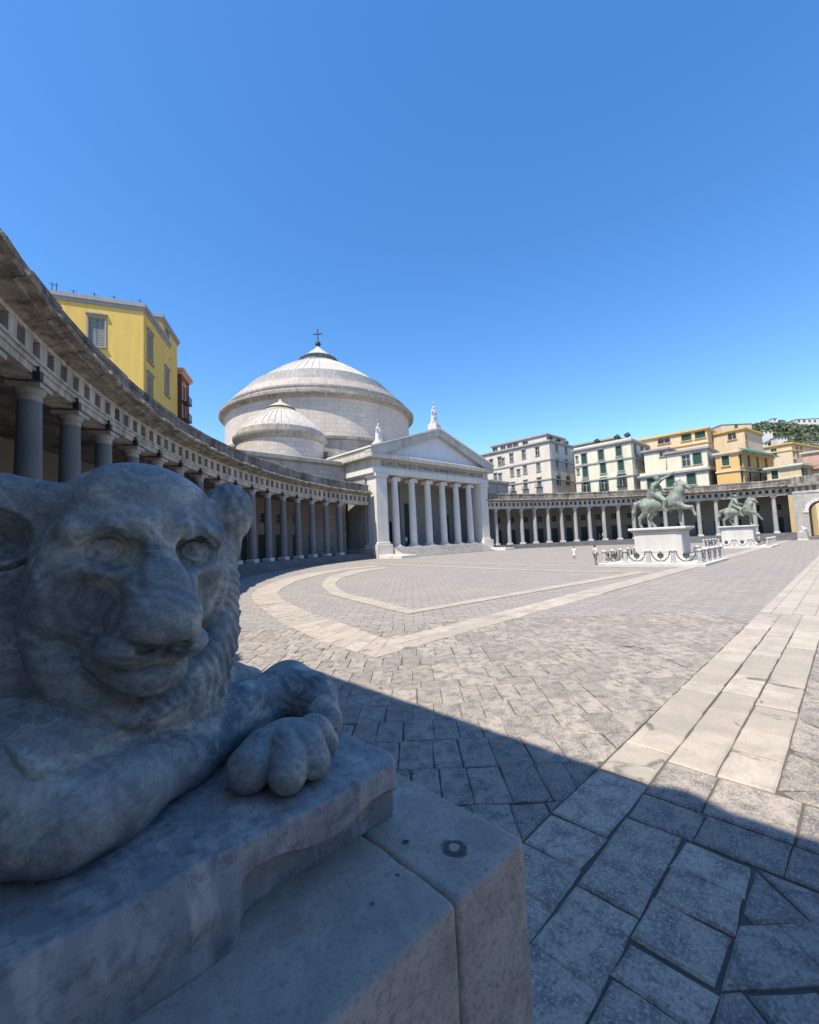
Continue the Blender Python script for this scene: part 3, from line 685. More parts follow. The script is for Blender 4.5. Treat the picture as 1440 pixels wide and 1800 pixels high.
M_WALLB = stone('arcade_band', (.30, .28, .25), .12, .3, .3, .2)
M_REC = stone('metope_recess', (.10, .09, .08), .3, 1, .3)  # near-black backing colour stands in for the shade inside the open squares
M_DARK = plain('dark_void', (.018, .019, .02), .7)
M_DOOR = plain('door_green_black', (.02, .03, .028), .5, .4)
M_GLASS = plain('window_glass', (.03, .036, .042), .12, .5)
M_IRON = plain('black_iron', (.02, .02, .021), .5, .4)
def col_meshes():
    a = MB().lathe([(.395, .0), (.395, .30), (.392, 1.5), (.378, 3.3), (.355, 5.2), (.335, 6.35)], 28)
    sh = autosmooth(a.me('column_shaft', None), 40)
    b = MB().lathe([(.335, 0), (.355, .02), (.355, .10), (.34, .12), (.34, .20), (.38, .22), (.42, .30), (.46, .40)], 28); b.box(-.48, .48, -.48, .48, .402, .56)
    cp = autosmooth(b.me('capital', M_CAPI), 30)
    c = MB().bbox(-.46, .46, -.46, .46, 0, .36, .02); return sh, cp, c.me('plinth', M_PLIN)
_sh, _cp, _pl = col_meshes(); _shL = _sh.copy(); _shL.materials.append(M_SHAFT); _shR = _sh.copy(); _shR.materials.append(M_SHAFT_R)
def arc(a0, a1, n): return [math.radians(a0+(a1-a0)*i/n) for i in range(n+1)]
def jarc(mb, prof, a0, a1, n, jr=0): return mb.sweep(prof, arc(a0, a1, n), CC)
def colonnade(side, label):
    S = 1 if side == 'L' else -1; A = lambda t: 90+S*t                      # t: degrees away from the church axis
    root = thing('curved_colonnade', label, 'colonnade', (CC[0]+RC*math.cos(math.radians(A(45))), CC[1]+RC*math.sin(math.radians(A(45))), 0))
    W_ = dict(world=True); T0, T1 = 12.7, 77.7
    if S < 0: T0 = 16.0
    at = lambda t, r: (CC[0]+r*math.cos(math.radians(A(t))), CC[1]+r*math.sin(math.radians(A(t))))
    MB().sweep([(57.55, -.1), (66, -.1), (66, ZP0), (57.55, ZP0)], arc(A(T0), A(T1), 60), CC).build('podium', M_STEP, root, **W_)
    for i in range(5):
        z = ZP0-.24*(i+1); r = 57.55-.34*(i+1)
        MB().sweep([(r, -.1), (r+.338, -.1), (r+.338, z), (r, z)], arc(A(T0), A(T1), 60), CC).build('step', M_STEP, root, **W_)
    ts = [19.0+3.08*k for k in range(19)]
    off = Vector(root.location)
    for t in ts:
        x, y = at(t, RC); an = math.radians(A(t))
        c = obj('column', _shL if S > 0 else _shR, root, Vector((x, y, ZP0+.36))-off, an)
        obj('capital', _cp, c, (0, 0, 6.35)); obj('plinth', _pl, c, (0, 0, -.36)).location.z = -.36
        if S > 0:                                                            # floodlight on the architrave beside each column
            l = MB(); l.box(-.10, .10, -.13, .13, -.16, .10); l.box(-.04, .04, -.04, .04, .10, .3); obj('floodlight', l.me('floodlight', M_IRON), root, Vector((*at(t+.95, 57.95), 8.72))-off, an)
    # entablature
    MB().sweep([(58.06, ZA), (59.05, ZA), (59.05, 9.16), (58.00, 9.16), (58.00, 9.0), (58.06, 9.0)], arc(A(T0), A(T1), 90), CC).build('architrave', M_ARCH, root, **W_)
    MB().sweep([(57.93, 9.162), (59.0, 9.162), (59.0, 9.26), (57.93, 9.26)], arc(A(T0), A(T1), 90), CC).build('taenia', M_ARCH, root, **W_)
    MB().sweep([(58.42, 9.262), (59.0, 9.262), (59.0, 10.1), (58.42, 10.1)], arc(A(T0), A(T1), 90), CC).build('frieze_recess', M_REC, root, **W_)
    MB().sweep([(58.02, 9.94), (58.418, 9.94), (58.418, 10.1), (58.02, 10.1)], arc(A(T0), A(T1), 90), CC).build('frieze_rail', M_ARCH, root, **W_)
    fb = MB().bbox(-.195, .195, -.26, .26, 0, .676, .012).me('frieze_block', M_ARCH); n = int((T1-T0)/1.0267)
    for k in range(n):
        t = T0+.5+k*1.0267; x, y = at(t, 58.22); obj('frieze_block', fb, root, Vector((x, y, 9.262))-off, math.radians(A(t)))
    # cornice and parapet: separate weathered blocks
    rr = random.Random(3 if S > 0 else 4)
    nb = 84; da = (T1-T0)/nb
    for k in range(nb):
        t0 = T0+k*da; t1 = t0+da-.012; j = rr.uniform(-.10, .12); e = rr.uniform(-.3, .25)
        p = [(58.0, 10.102), (59.2, 10.102), (59.2, 10.66+e*.2), (57.18+j, 10.62+e*.2), (57.10+j, 10.50), (57.16+j, 10.40), (57.42+j, 10.34), (57.46, 10.26), (57.8, 10.2)]
        MB().sweep(p, arc(A(t0), A(t1), 2), CC).build('cornice_block', M_CORN, root, **W_)
    nb = 30; da = (T1-T0)/nb
    for k in range(nb):
        t0 = T0+k*da; t1 = t0+da-.01; j = rr.uniform(-.03, .03); e = rr.uniform(-.05, .05)
        p = [(57.92+j, 10.6), (59.3, 10.6), (59.3, 11.88+e), (57.95+j, 11.88+e), (57.85+j, 11.82+e), (57.85+j, 11.6+e), (57.92+j, 11.56+e)]
        MB().sweep(p, arc(A(t0), A(t1), 3), CC).build('parapet_block', M_PARA, root, **W_)
    MB().sweep([(59.06, 9.30), (66.2, 9.30), (66.2, 11.2), (59.31, 11.2)], arc(A(T0), A(T1), 60), CC).build('roof', M_PARA, root, **W_)
    # wall behind the columns with a door and a small window in every bay
    wall = MB(); Wb = 2*65*math.sin(math.radians(3.08/2)); doors = []
    for k in range(20):
        t = 19.0+3.08*(k-.5); x, y = at(t, 65); an = math.radians(A(t))
        if t+1.5 > T1: break
        M = Matrix.Translation((x, y, ZP0)) @ Matrix.Rotation(an+PI/2, 4, 'Z')
        V, F = wall_open(Wb/2+.02, 7.95, [(-.72, .72, 0.0, 3.2), (-.55, .55, 4.75, 5.95)], .3)
        wall.add([tuple(M@Vector(v)) for v in V], F)
        d = MB().box(-.72, .72, -.28, -.22, .01, 3.2).box(-.66, -.05, -.22, -.19, .2, 3.0).box(.05, .66, -.22, -.19, .2, 3.0)
        doors.append((M, d)); obj('door', d.me('door', M_DOOR), root, Vector(M.translation)-off, an+PI/2)
        w = MB().box(-.55, .55, -.27, -.24, 4.75, 5.95); wo_ = obj('window', w.me('window', M_GLASS), root, Vector(M.translation)-off, an+PI/2)
        g = MB().box(-.03, .03, -.24, -.20, 4.75, 5.95).box(-.55, .55, -.239, -.201, 5.3, 5.36); obj('glazing_bar', g.me('glazing_bar', M_WALLB), wo_)
        bd = MB().box(-Wb/2+.05, -.9, .0, .05, 4.05, 4.35).box(.9, Wb/2-.05, .0, .05, 4.05, 4.35).box(-.9, .9, 0, .05, 4.05, 4.35); obj('string_course', bd.me('string_course', M_WALLB), root, Vector(M.translation)-off, an+PI/2)
    wall.build('back_wall', M_WALLC, root, **W_)
    return root
def wall_open(hw, H, ops, dep):
    """flat wall in local x/z facing +y, x in [-hw, hw], with rectangular openings that have reveals of depth dep"""
    xs = sorted({-hw, hw, *[o[0] for o in ops], *[o[1] for o in ops]}); zs = sorted({0, H, *[o[2] for o in ops], *[o[3] for o in ops]})
    V = []; F = []
    def q(*p): b = len(V); V.extend(p); F.append((b, b+1, b+2, b+3))
    for x0, x1 in zip(xs[:-1], xs[1:]):
        for z0, z1 in zip(zs[:-1], zs[1:]):
            cx, cz = (x0+x1)/2, (z0+z1)/2
            if any(o[0] < cx < o[1] and o[2] < cz < o[3] for o in ops): continue
            q((x1, 0, z0), (x0, 0, z0), (x0, 0, z1), (x1, 0, z1))
    for x0, x1, z0, z1 in ops:
        q((x0, 0, z0), (x0, -dep, z0), (x0, -dep, z1), (x0, 0, z1)); q((x1, -dep, z0), (x1, 0, z0), (x1, 0, z1), (x1, -dep, z1))
        q((x0, -dep, z1), (x1, -dep, z1), (x1, 0, z1), (x0, 0, z1)); q((x0, 0, z0), (x1, 0, z0), (x1, -dep, z0), (x0, -dep, z0))
    return V, F
colonnade('L', 'shaded curved colonnade of dark columns sweeping from the left edge to the church')
colonnade('R', 'sunlit curved colonnade of pale columns behind the two horse statues')
# ---- end pavilions with an arch
def pavilion(S, label):
    x0 = -1.15 if S > 0 else 109.15; d = -1 if S > 0 else 1                      # front plane, direction into the building
    root = thing('arched_pavilion', label, 'pavilion', (x0+4*d, 2.5, 0)); W_ = dict(world=True)
    X = lambda a, b: (min(x0+d*a, x0+d*b), max(x0+d*a, x0+d*b))
    V0, V1 = -3.6, 7.5; a0, a1, zs = 2.0, 5.5, 5.4; r = (a1-a0)/2; vc = (a0+a1)/2
    def piece(nm, a, b, v0, v1, z0, z1, m): return MB().bbox(*X(a, b), v0, v1, z0, z1, .02).build(nm, m, root, **W_)
    piece('podium', -.5, 8, V0, V1+.2, -.1, .62, M_STEP)
    for i in range(9): piece('pier_course', .0, 8, a1, V1, .62+i*.905, .62+(i+1)*.905-.012, M_PAVW)
    for i in range(9): piece('pier_course', .0, 8, V0, a0, .62+i*.905, .62+(i+1)*.905-.012, M_PAVW)
    for i in range(11):                                                         # arch stones
        b0, b1 = PI*i/11+.006, PI*(i+1)/11-.006; pts = []
        for k in range(4): t = b0+(b1-b0)*k/3; pts.append((vc+r*math.cos(t), zs+r*math.sin(t)))
        for k in range(3, -1, -1): t = b0+(b1-b0)*k/3; pts.append((vc+(r+.55)*math.cos(t), zs+(r+.55)*math.sin(t)))
        m = MB(); n = len(pts); xa, xb = X(-.1, 1.2); m.V = [(xa, p[0], p[1]) for p in pts]+[(xb, p[0], p[1]) for p in pts]
        m.F = [tuple(range(n)), tuple(range(n, 2*n))[::-1]]+[(k, (k+1) % n, n+(k+1) % n, n+k) for k in range(n)]
        m.build('arch_stone', M_PLIN, root, **W_)
    pts = [(a0, zs)]+[(vc+r*math.cos(t), zs+r*math.sin(t)) for t in np.linspace(PI, 0, 21)]+[(a1, zs), (a1, 8.76), (a0, 8.76)]
    pts = pts[1:-3]+[(a1, 8.76), (a0, 8.76)]; xa, xb = X(.05, 7.9); n = len(pts); m = MB()
    m.V = [(xa, *p) for p in pts]+[(xb, *p) for p in pts]; m.F = [(k, (k+1) % n, n+(k+1) % n, n+k) for k in range(n)]
    nb = 21
    for side in (0, n):                                                          # spandrel as quads from the arch up
        top = [(xa if side == 0 else xb, vc+r*math.cos(t), 8.76) for t in np.linspace(PI, 0, 21)]; b = len(m.V); m.V += top
        for k in range(20): m.F.append((side+k, side+k+1, b+k+1, b+k))
    m.build('spandrel', M_PAVW, root, **W_)
    piece('impost', -.12, 1.3, a1-.02, a1+.75, zs-.32, zs-.02, M_PLIN); piece('impost', -.12, 1.3, a0-.75, a0+.02, zs-.32, zs-.02, M_PLIN)
    piece('architrave', -.06, 8, V0, V1+.05, 8.77, 9.18, M_ARCH); piece('frieze', .25, 8, V0+.2, V1-.2, 9.182, 10.1, M_WALLB)
    n = int((V1-V0)/1.03)
    for k in range(n+1): piece('frieze_block', -.05, .248, V0+k*1.03, V0+k*1.03+.5, 9.184, 10.1, M_ARCH)
    for k in range(8): piece('cornice_block', -.5, 8, V0-.3+k*1.49, V0-.3+(k+1)*1.49-.01, 10.102, 10.66, M_CORN)
    for k in range(6): piece('parapet_block', .0, 8, V0+k*1.86, V0+(k+1)*1.86-.01, 10.662, 11.95, M_PARA)
    if S > 0: autosmooth(MB().lathe([(.5, 11.952), (.5, 12.1), (.34, 12.2), (.42, 12.45), (.46, 12.7), (.38, 12.9), (.2, 13.05), (.0, 13.1)], 20, (x0-.78, .45)).build('roof_shadow_knob', M_PARA, root, world=True))  # unseen knob added on the roof, rounded for the shadow it throws
M_PAVW = stone('pavilion_limestone', (.42, .40, .355), .15, .6, .45, .3, .02, 8, dark=(.14, .13, .115))
pavilion(1, 'stone arched pavilion ending the left colonnade behind the foreground lion')
pavilion(-1, 'stone arched pavilion ending the right colonnade at the right edge')
# ================================================================ church
UC = 56.0
def ashlar(name, c, bw, rh, var=.1, streak=.5, dark=(.2, .19, .18), cyl=None, mort=.025):
    m = NM(name, .88, .2); p = m.pos()
    if cyl:
        X = m.sep(p); a = m.math('ARCTAN2', m.math('SUBTRACT', X[1], cyl[1]), m.math('SUBTRACT', X[0], cyl[0])); v = m.comb(m.math('MULTIPLY', a, cyl[2]), X[2], 0)
    else:
        X = m.sep(p); v = m.comb(m.math('ADD', X[0], X[1]), X[2], 0)
    bc, bf = m.brick(v, bw, rh, mort, (1, 1, 1, 1), (1-var*2, 1-var*2.1, 1-var*2.2, 1), (.45, .43, .4, 1))
    col = m.mix(1, c, bc, 'MULTIPLY'); big = m.noise(p, .13, 6, .62)
    col = m.mix(m.ramp(big, (.35, .45), (.62, 0.)), col, tuple(x*.68 for x in c))
    if streak:
        st = m.noise(m.map(p, (.5, .5, .06)), 1.3, 6, .65, .3); col = m.mix(m.math('MULTIPLY', m.ramp(st, (.46, 0.), (.7, 1.)), streak), col, dark)
    col = m.mix(m.ramp(m.noise(p, 2.5, 6, .7), (.36, .4), (.5, 0.)), col, tuple(x*.7 for x in c))
    return m.done(col, m.bump(bf, -.4, .03, m.bump(m.noise(p, 3, 6, .65), .3, .04)))
M_CH = stone('church_marble', (.66, .62, .555), .08, .25, .35, .15, .02, 4, dark=(.34, .33, .31), fine=.3)
M_CHG = stone('church_grey', (.52, .485, .43), .12, .3, .6, .25, .03, 4, dark=(.16, .155, .145))
M_PORCH = stone('porch_shaded_stone', (.34, .325, .30), .12, .3, .4, .2, .03, 4, dark=(.16, .15, .14))  # church stone coloured darker to carry the shade inside the porch
M_TYMP = stone('tympanum_plaster', (.66, .66, .67), .04, .2, .12, .06, .02, 3, fine=.15)
M_DRUM = ashlar('drum_ashlar', (.60, .53, .475), 1.5, .85, .08, .4, (.30, .275, .25), (56, 87, 21))
M_CHAP = ashlar('chapel_ashlar', (.60, .54, .49), 1.2, .7, .08, .3, (.32, .30, .28), (35.7, 68, 7.4))
M_DCORN = stone('drum_cornice', (.40, .37, .33), .25, .4, .7, .4, .04, 3, dark=(.11, .10, .09))
M_LEAD = stone('lead_sheet', (.46, .435, .395), .12, .3, .7, .15, .02, 4, dark=(.27, .265, .26), fine=.3)
M_RING = stone('dome_ring_stone', (.42, .41, .39), .2, .3, .6, .35, .04, 3, dark=(.17, .16, .15))
M_RINGP = stone('dome_ring_pink', (.52, .45, .41), .15, .3, .5, .3, .04, 3, dark=(.22, .2, .19))
M_LOW = ashlar('nave_ashlar', (.47, .435, .39), 1.4, .7, .1, .7, (.17, .16, .145))
M_LANT = stone('lantern_bronze', (.21, .25, .23), .2, .8, .3)
M_GOLD = stone('lantern_yellow', (.46, .425, .32), .15, .8, .3)
M_STATUE = stone('statue_marble', (.56, .55, .52), .15, 1.5, .5, .2, .02, 8, dark=(.2, .19, .18))
M_LET = plain('letter_bronze', (.05, .05, .055), .6)
ch = thing('domed_church', 'neoclassical church with great ribbed dome, side dome and white pedimented portico', 'church', (UC, 60, .4))
K = dict(parent=ch, world=True)
cho = Vector(ch.location)
def cbox(nm, x0, x1, y0, y1, z0, z1, m, b=.04, parent=None): return MB().bbox(x0, x1, y0, y1, z0, z1, b).build(nm, m, parent or ch, world=True)
ZF = 2.05
cbox('portico_floor', 41.0, 71.0, 49.7, 62, .1, ZF, M_CHG)
for i in range(8): cbox('step', 44.6, 67.4, 49.69-.42*(i+1), 49.69-.42*i+.02 if i else 49.698, .1, ZF-.19*(i+1), M_CHG, .015)
for s in (-1, 1):
    x = UC+s*13.0
    cbox('stair_cheek', x-1.7, x+1.7, 46.6, 49.69, .1, 1.05, M_CH); cbox('stair_cheek', x-1.6, x+1.6, 44.6, 46.58, .1, .95, M_CH)
    # corner pier
    cbox('pier_pedestal', x+s*.35-1.55, x+s*.35+1.55, 49.4, 52.5, .1, 2.62, M_CH); p = cbox('corner_pier', x+s*.25-1.12, x+s*.25+1.12, 49.85, 52.1, 2.622, 13.0, M_CH)
    cbox('pier_capital', x+s*.25-1.32, x+s*.25+1.32, 49.65, 52.3, 13.002, 13.55, M_CH, .08, None); cbox('pier_base', x+s*.25-1.28, x+s*.25+1.28, 49.69, 52.26, 2.623, 2.98, M_CH, .06)
sh = autosmooth(MB().lathe([(.62, 0), (.63, .4), (.62, 3.2), (.59, 6.4), (.545, 9.0), (.54, 10.2)], 28).me('portico_shaft', M_CH), 40)
ba = autosmooth(MB().box(-.86, .86, -.86, .86, 0, .16).lathe([(.84, .162), (.86, .25), (.80, .34), (.70, .38), (.72, .46), (.66, .54)], 28).me('column_base', M_CH), 35)
cm = MB(); cm.box(-.66, .66, -.62, .62, .36, .50); cm.lathe([(.54, 0), (.58, .10), (.70, .2), (.66, .36)], 24)
for sx in (-1, 1):
    n0 = len(cm.V); t = MB().lathe([(.0, -.62), (.25, -.62), (.27, -.58), (.2, -.2), (.2, .2), (.27, .58), (.25, .62), (0, .62)], 18)
    cm.add([(v[0]+sx*.62, v[2], v[1]+.13) for v in t.V], t.F)
cpm = autosmooth(cm.me('ionic_capital', M_CH), 35)
for k in range(6):
    u = UC+(k-2.5)*3.84
    c = obj('portico_column', sh, ch, Vector((u, 50.95, ZF+.54))-cho); obj('column_base', ba, c, (0, 0, -.54)); obj('ionic_capital', cpm, c, (0, 0, 10.2))
E0, E1 = 41.1, 70.9
cbox('architrave', E0, E1, 49.9, 62, 13.56, 14.55, M_CH); cbox('frieze', E0+.06, E1-.06, 49.96, 62, 14.552, 15.85, M_CHG); cbox('cornice', E0-.85, E1+.85, 49.05, 62, 15.852, 16.62, M_CHG, .1)
cbox('soffit', E0+.2, E1-.2, 52.4, 61.9, 13.3, 13.55, M_CHG)
HB, HT, HO = 16.62, 21.3, 22.35; W2 = (E1-E0)/2+.85
def tri(nm, pts, y0, y1, m):
    n = len(pts); b = MB(); b.V = [(p[0], y0, p[1]) for p in pts]+[(p[0], y1, p[1]) for p in pts]
    b.F = [tuple(range(n)), tuple(range(n, 2*n))[::-1]]+[(i, (i+1) % n, n+(i+1) % n, n+i) for i in range(n)]
    return b.build(nm, m, ch, world=True)
tri('tympanum', [(UC-W2+2.6, HB), (UC+W2-2.6, HB), (UC, HT)], 50.0, 51.0, M_TYMP)
for s in (-1, 1):
    tri('raking_cornice', [(UC+s*W2, HB+.01), (UC+s*(W2-2.7), HB+.01), (UC+s*.0, HT-.05), (UC, HO-.02), (UC+s*W2, HB+.62)], 49.1, 50.6, M_CHG)
    tri('raking_fillet', [(UC+s*(W2+.12), HB+.63), (UC, HO), (UC, HO+.26), (UC+s*(W2+.12), HB+.9)], 48.9, 62.2, M_CH)
tri('gable_body', [(UC-W2+.1, HB+.005), (UC+W2-.1, HB+.005), (UC+W2-.02, HB+.61), (UC, HO-.03), (UC-W2+.02, HB+.61)], 50.62, 62.1, M_CHG)
# inscription on the frieze
fc = bpy.data.curves.new('inscription', 'FONT'); fc.body = 'D.O.M.D. FRANCISCO DE PAULA FERDINANDVS I EX VOTO A MDCCCXVI'; fc.size = .98; fc.extrude = .02; fc.align_x = 'CENTER'; fc.materials.append(M_LET)
fo = bpy.data.objects.new('tmp', fc); COL.objects.link(fo); bpy.context.view_layer.update()
dg = bpy.context.evaluated_depsgraph_get(); tm = bpy.data.meshes.new_from_object(fo.evaluated_get(dg)); bpy.data.objects.remove(fo)
xs = [v.co.x for v in tm.vertices]; kx = 26.0/(max(xs)-min(xs))
for v in tm.vertices: v.co = Vector((v.co.x*kx, -v.co.z, v.co.y))
obj('inscription', tm, ch, Vector((UC, 49.935, 14.86))-cho)
# back wall of the porch with doors
V, F = wall_open(14.2, 11.3, [(-11.3, -8.9, 0, 6.0), (-1.6, 1.6, 0, 8.0), (8.9, 11.3, 0, 6.0), (-6.4, -4.4, .8, 4.6), (4.4, 6.4, .8, 4.6)], .5)
obj('porch_wall', MB().add([(-v[0], -v[1], v[2]) for v in V], F).me('porch_wall', M_PORCH), ch, Vector((UC, 57.5, ZF))-cho)
for (a, b_, h) in ((-11.3, -8.9, 6.0), (-1.6, 1.6, 8.0), (8.9, 11.3, 6.0)): cbox('door', UC+a, UC+b_, 57.9, 58.0, ZF+.01, ZF+h, M_DOOR, .01)
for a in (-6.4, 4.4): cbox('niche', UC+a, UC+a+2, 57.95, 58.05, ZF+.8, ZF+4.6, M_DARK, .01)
for k in range(8):
    if k in (1, 6): continue
    cbox('pilaster', UC-13.6+k*3.8-.5, UC-13.6+k*3.8+.5, 57.2, 57.49, ZF, 13.3, M_PORCH, .03)
for s in (-1, 1): cbox('side_wall', UC+s*13.6-.9, UC+s*13.6+.9, 52.4, 57.4, .1, 13.3, M_PORCH)
# low blocks left and right behind the colonnade, nave body
for s in (-1, 1):
    a, b_ = sorted((UC+s*14.95, UC+s*33)); cbox('side_block', a, b_, 57.0, 76, 0, 15.6, M_LOW); cbox('side_cornice', a-.3, b_+.3, 56.5, 76.3, 15.6, 16.3, M_DCORN, .1)
cbox('nave_body', UC-14.6, UC+14.6, 62.2, 76, 0, 19.2, M_LOW)
def lat(nm, prof, m, c=(56, 87), n=96, ang=35, **k): o = MB().lathe(prof, n, c).build(nm, m, ch, world=True); return autosmooth(o, ang)
lat('lower_drum', [(22.6, 0), (22.6, 22.2), (22.6, 22.8)], M_LOW); lat('lower_cornice', [(22.4, 22.8), (23.2, 22.95), (23.3, 23.4), (21.3, 23.6), (21.0, 23.6)], M_DCORN)
lat('drum_wall', [(21.2, 20), (21.2, 31.6)], M_DRUM); lat('drum_cornice', [(21.1, 31.45), (21.6, 31.65), (21.7, 31.9), (22.45, 32.1), (22.5, 32.6), (21.9, 32.75), (20.0, 32.85), (19.9, 32.8)], M_DCORN)
br = MB().bbox(-.36, .36, -.15, .15, 0, .26, .02).me('cornice_bracket', M_DCORN)
for k in range(140):
    a = 2*PI*k/140
    if math.sin(a) < .45: obj('cornice_bracket', br, ch, Vector((56+21.62*math.cos(a), 87+21.62*math.sin(a), 31.66))-cho, a)
lat('attic_ring', [(20.95, 32.7), (20.95, 33.7), (20.75, 33.75)], M_RINGP); lat('attic_coping', [(20.9, 33.7), (21.1, 33.75), (21.1, 34.1), (20.2, 34.2)], M_DCORN)
rr_ = [(20.4, 34.1), (20.2, 35.1), (19.4, 35.2), (19.2, 36.1), (18.5, 36.2)]
for k in range(2): lat('attic_step', rr_[2*k:2*k+3], M_RINGP)
gs = [(18.5, 36.1), (17.75, 36.9), (17.0, 37.7), (16.25, 38.5), (15.5, 39.25)]
for (r0, z0), (r1, z1) in zip(gs[:-1], gs[1:]): lat('dome_step', [(r0, z0), (r0-.06, z1-.06), (r1, z1), (r1-.3, z1)], M_RING)
dprof = [(15.6, 39.1), (15.4, 39.4), (13.0, 41.35), (10.2, 43.35), (7.6, 44.95), (5.0, 46.25)]
lat('dome_shell', dprof, M_LEAD)
for k in range(56):
    a = 2*PI*k/56
    if math.sin(a) < .55:
        rb = MB().tube([(r*math.cos(a), r*math.sin(a), z+.03) for r, z in dprof[1:]], .11, 4); obj('dome_rib', rb.me('dome_rib', M_LEAD), ch, Vector((56, 87, 0))-cho)
lat('lantern_ring', [(5.0, 46.1), (5.15, 46.35), (5.05, 46.5), (4.2, 46.55), (4.15, 47.6), (4.5, 47.75), (4.4, 47.95), (4.0, 48.0)], M_LANT, n=48); lat('lantern_roof', [(4.25, 47.9), (2.9, 48.9), (1.5, 50.1), (.5, 51.0), (.35, 51.4)], M_LEAD, n=48)
for k in range(20):
    a = 2*PI*k/20; obj('lantern_post', MB().tube([(0, 0, 0), (0, 0, 1.15)], .06, 5).me('lantern_post', M_IRON), ch, Vector((56+4.85*math.cos(a), 87+4.85*math.sin(a), 46.5))-cho)
bl = lat('finial_ball', [(.3, 51.3), (.45, 51.5), (.68, 51.85), (.62, 52.25), (.3, 52.55), (.2, 52.8)], M_IRON, n=20)
cr = MB().box(-.11, .11, -.11, .11, 52.6, 55.8); a = math.radians(46); cr.box(-1.1, .0-.111, -.11, .11, 54.4, 54.62); cr.box(.111, 1.1, -.11, .11, 54.4, 54.62)
cr.V = [(v[0]*math.cos(-a)-v[1]*math.sin(-a), v[0]*math.sin(-a)+v[1]*math.cos(-a), v[2]) for v in cr.V]; co = obj('cross', cr.me('cross', M_IRON), bl); co.location = (56, 87, 0)
for cx in (35.7, 2*UC-35.7):
    c = (cx, 68)
    lat('chapel_drum', [(7.35, 14), (7.35, 20.4)], M_CHAP if cx < UC else M_DRUM, c, 64); lat('chapel_cornice', [(7.3, 20.3), (7.6, 20.5), (7.9, 20.9), (7.95, 21.35), (7.3, 21.5), (7.25, 22.4), (7.0, 22.6), (6.7, 22.65)], M_DCORN, c, 64)
    dp = [(6.9, 22.6), (6.75, 22.85), (5.6, 24.1), (4.2, 25.3), (2.6, 26.4)]; lat('chapel_dome', dp, M_LEAD, c, 64)
    if cx < UC:
        for k in range(40):
            a = 2*PI*k/40; obj('chapel_rib', MB().tube([(r*math.cos(a), r*math.sin(a), z+.03) for r, z in dp[1:]], .09, 4).me('chapel_rib', M_LEAD), ch, Vector((cx, 68, 0))-cho)
    lat('chapel_lantern', [(2.5, 26.3), (2.7, 26.4), (2.65, 26.6), (2.1, 26.65), (2.1, 26.95), (2.55, 27.0), (1.3, 27.75), (.35, 28.3), (.05, 28.9)], M_GOLD, c, 32)
# saints on the pediment
def saint(name, label, loc, H, rz, staff):
    t = thing(name, label, 'statue', loc, rz, 'statues on the church pediment')
    MB().bbox(-.85, .85, -.85, .85, 0, .95, .06).bbox(-.65, .65, -.65, .65, .952, 1.25, .05).build('base', M_STATUE, t)
    def f(P):
        P = P-np.array([0, 0, 1.2], np.float32); a = np.arctan2(P[:, 1], P[:, 0])
        d = cap(P, (0, 0, .1), (0, 0, 1.6), .62, .42)+.035*np.sin(a*9+P[:, 2]*2)
        d = smin(d, ell(P, (0, 0, 1.95), (.46, .34, .55)), .2); d = smin(d, cap(P, (0, 0, 2.4), (0, -.03, 2.6), .15, .14), .08); d = smin(d, ell(P, (0, -.04, 2.85), (.2, .24, .28)), .04)
        d = smin(d, chain(P, [((-.4, 0, 2.3), .17), ((-.68, -.12, 1.9), .14), ((-.72, -.35, 2.3) if staff else (-.3, -.42, 1.6), .1)], .06), .06)
        d = smin(d, chain(P, [((.4, 0, 2.3), .17), ((.6, -.1, 1.8), .14), ((.25, -.45, 1.75), .11)], .06), .06); d = smin(d, cap(P, (.3, -.1, 2.2), (-.3, -.3, .9), .2, .25), .12)
        return smax(d, -P[:, 2], .02)
    o = sculpt('figure', f, (-1.2, -1, 1.0), (1.2, 1, 4.6), .085, 1, M_STATUE, t)
    if staff: MB().tube([(-.76, -.4, 1.25), (-.76, -.38, 4.9)], .05, 6).box(-1.05, -.82, -.43, -.34, 4.35, 4.45).box(-.70, -.47, -.43, -.34, 4.35, 4.45).build('staff_cross', M_STATUE, t)
    t.scale = (H, H, H); return t
saint('saint_statue', 'pale robed saint with tall staff on the left corner of the pediment', (UC-13.2, 50.2, 17.55), .92, .3, True)
saint('saint_statue', 'pale robed saint with raised cross on the apex of the pediment', (UC, 50.3, 22.45), 1.02, .2, True)
# ================================================================ horse monuments
def bronze():
    m = NM('verdigris_bronze', .65, .4); p = m.pos(); c = m.mix(m.ramp(m.noise(p, 1.8, 6, .6), (.3, 0.), (.68, 1.)), (.13, .155, .125), (.27, .30, .25))
    st = m.noise(m.map(p, (2, 2, .3)), 2.5, 6, .65); c = m.mix(m.ramp(st, (.5, 0.), (.66, .85)), c, (.055, .062, .055)); c = m.mix(m.ramp(m.noise(p, 6, 5), (.55, 0.), (.72, .5)), c, (.33, .36, .31))
    return m.done(c, m.bump(m.noise(p, 8, 6), .3, .03))
M_CHAIN = plain('weathered_iron', (.09, .092, .085), .7); M_BRZ = bronze(); M_MPED = stone('monument_marble', (.55, .535, .495), .08, .6, .5, .1, .02, 5, dark=(.42, .41, .38), fine=.25); M_MPEDG = stone('monument_grey', (.46, .455, .44), .1, .6, .4, .15, .02, 5, dark=(.25, .245, .23))
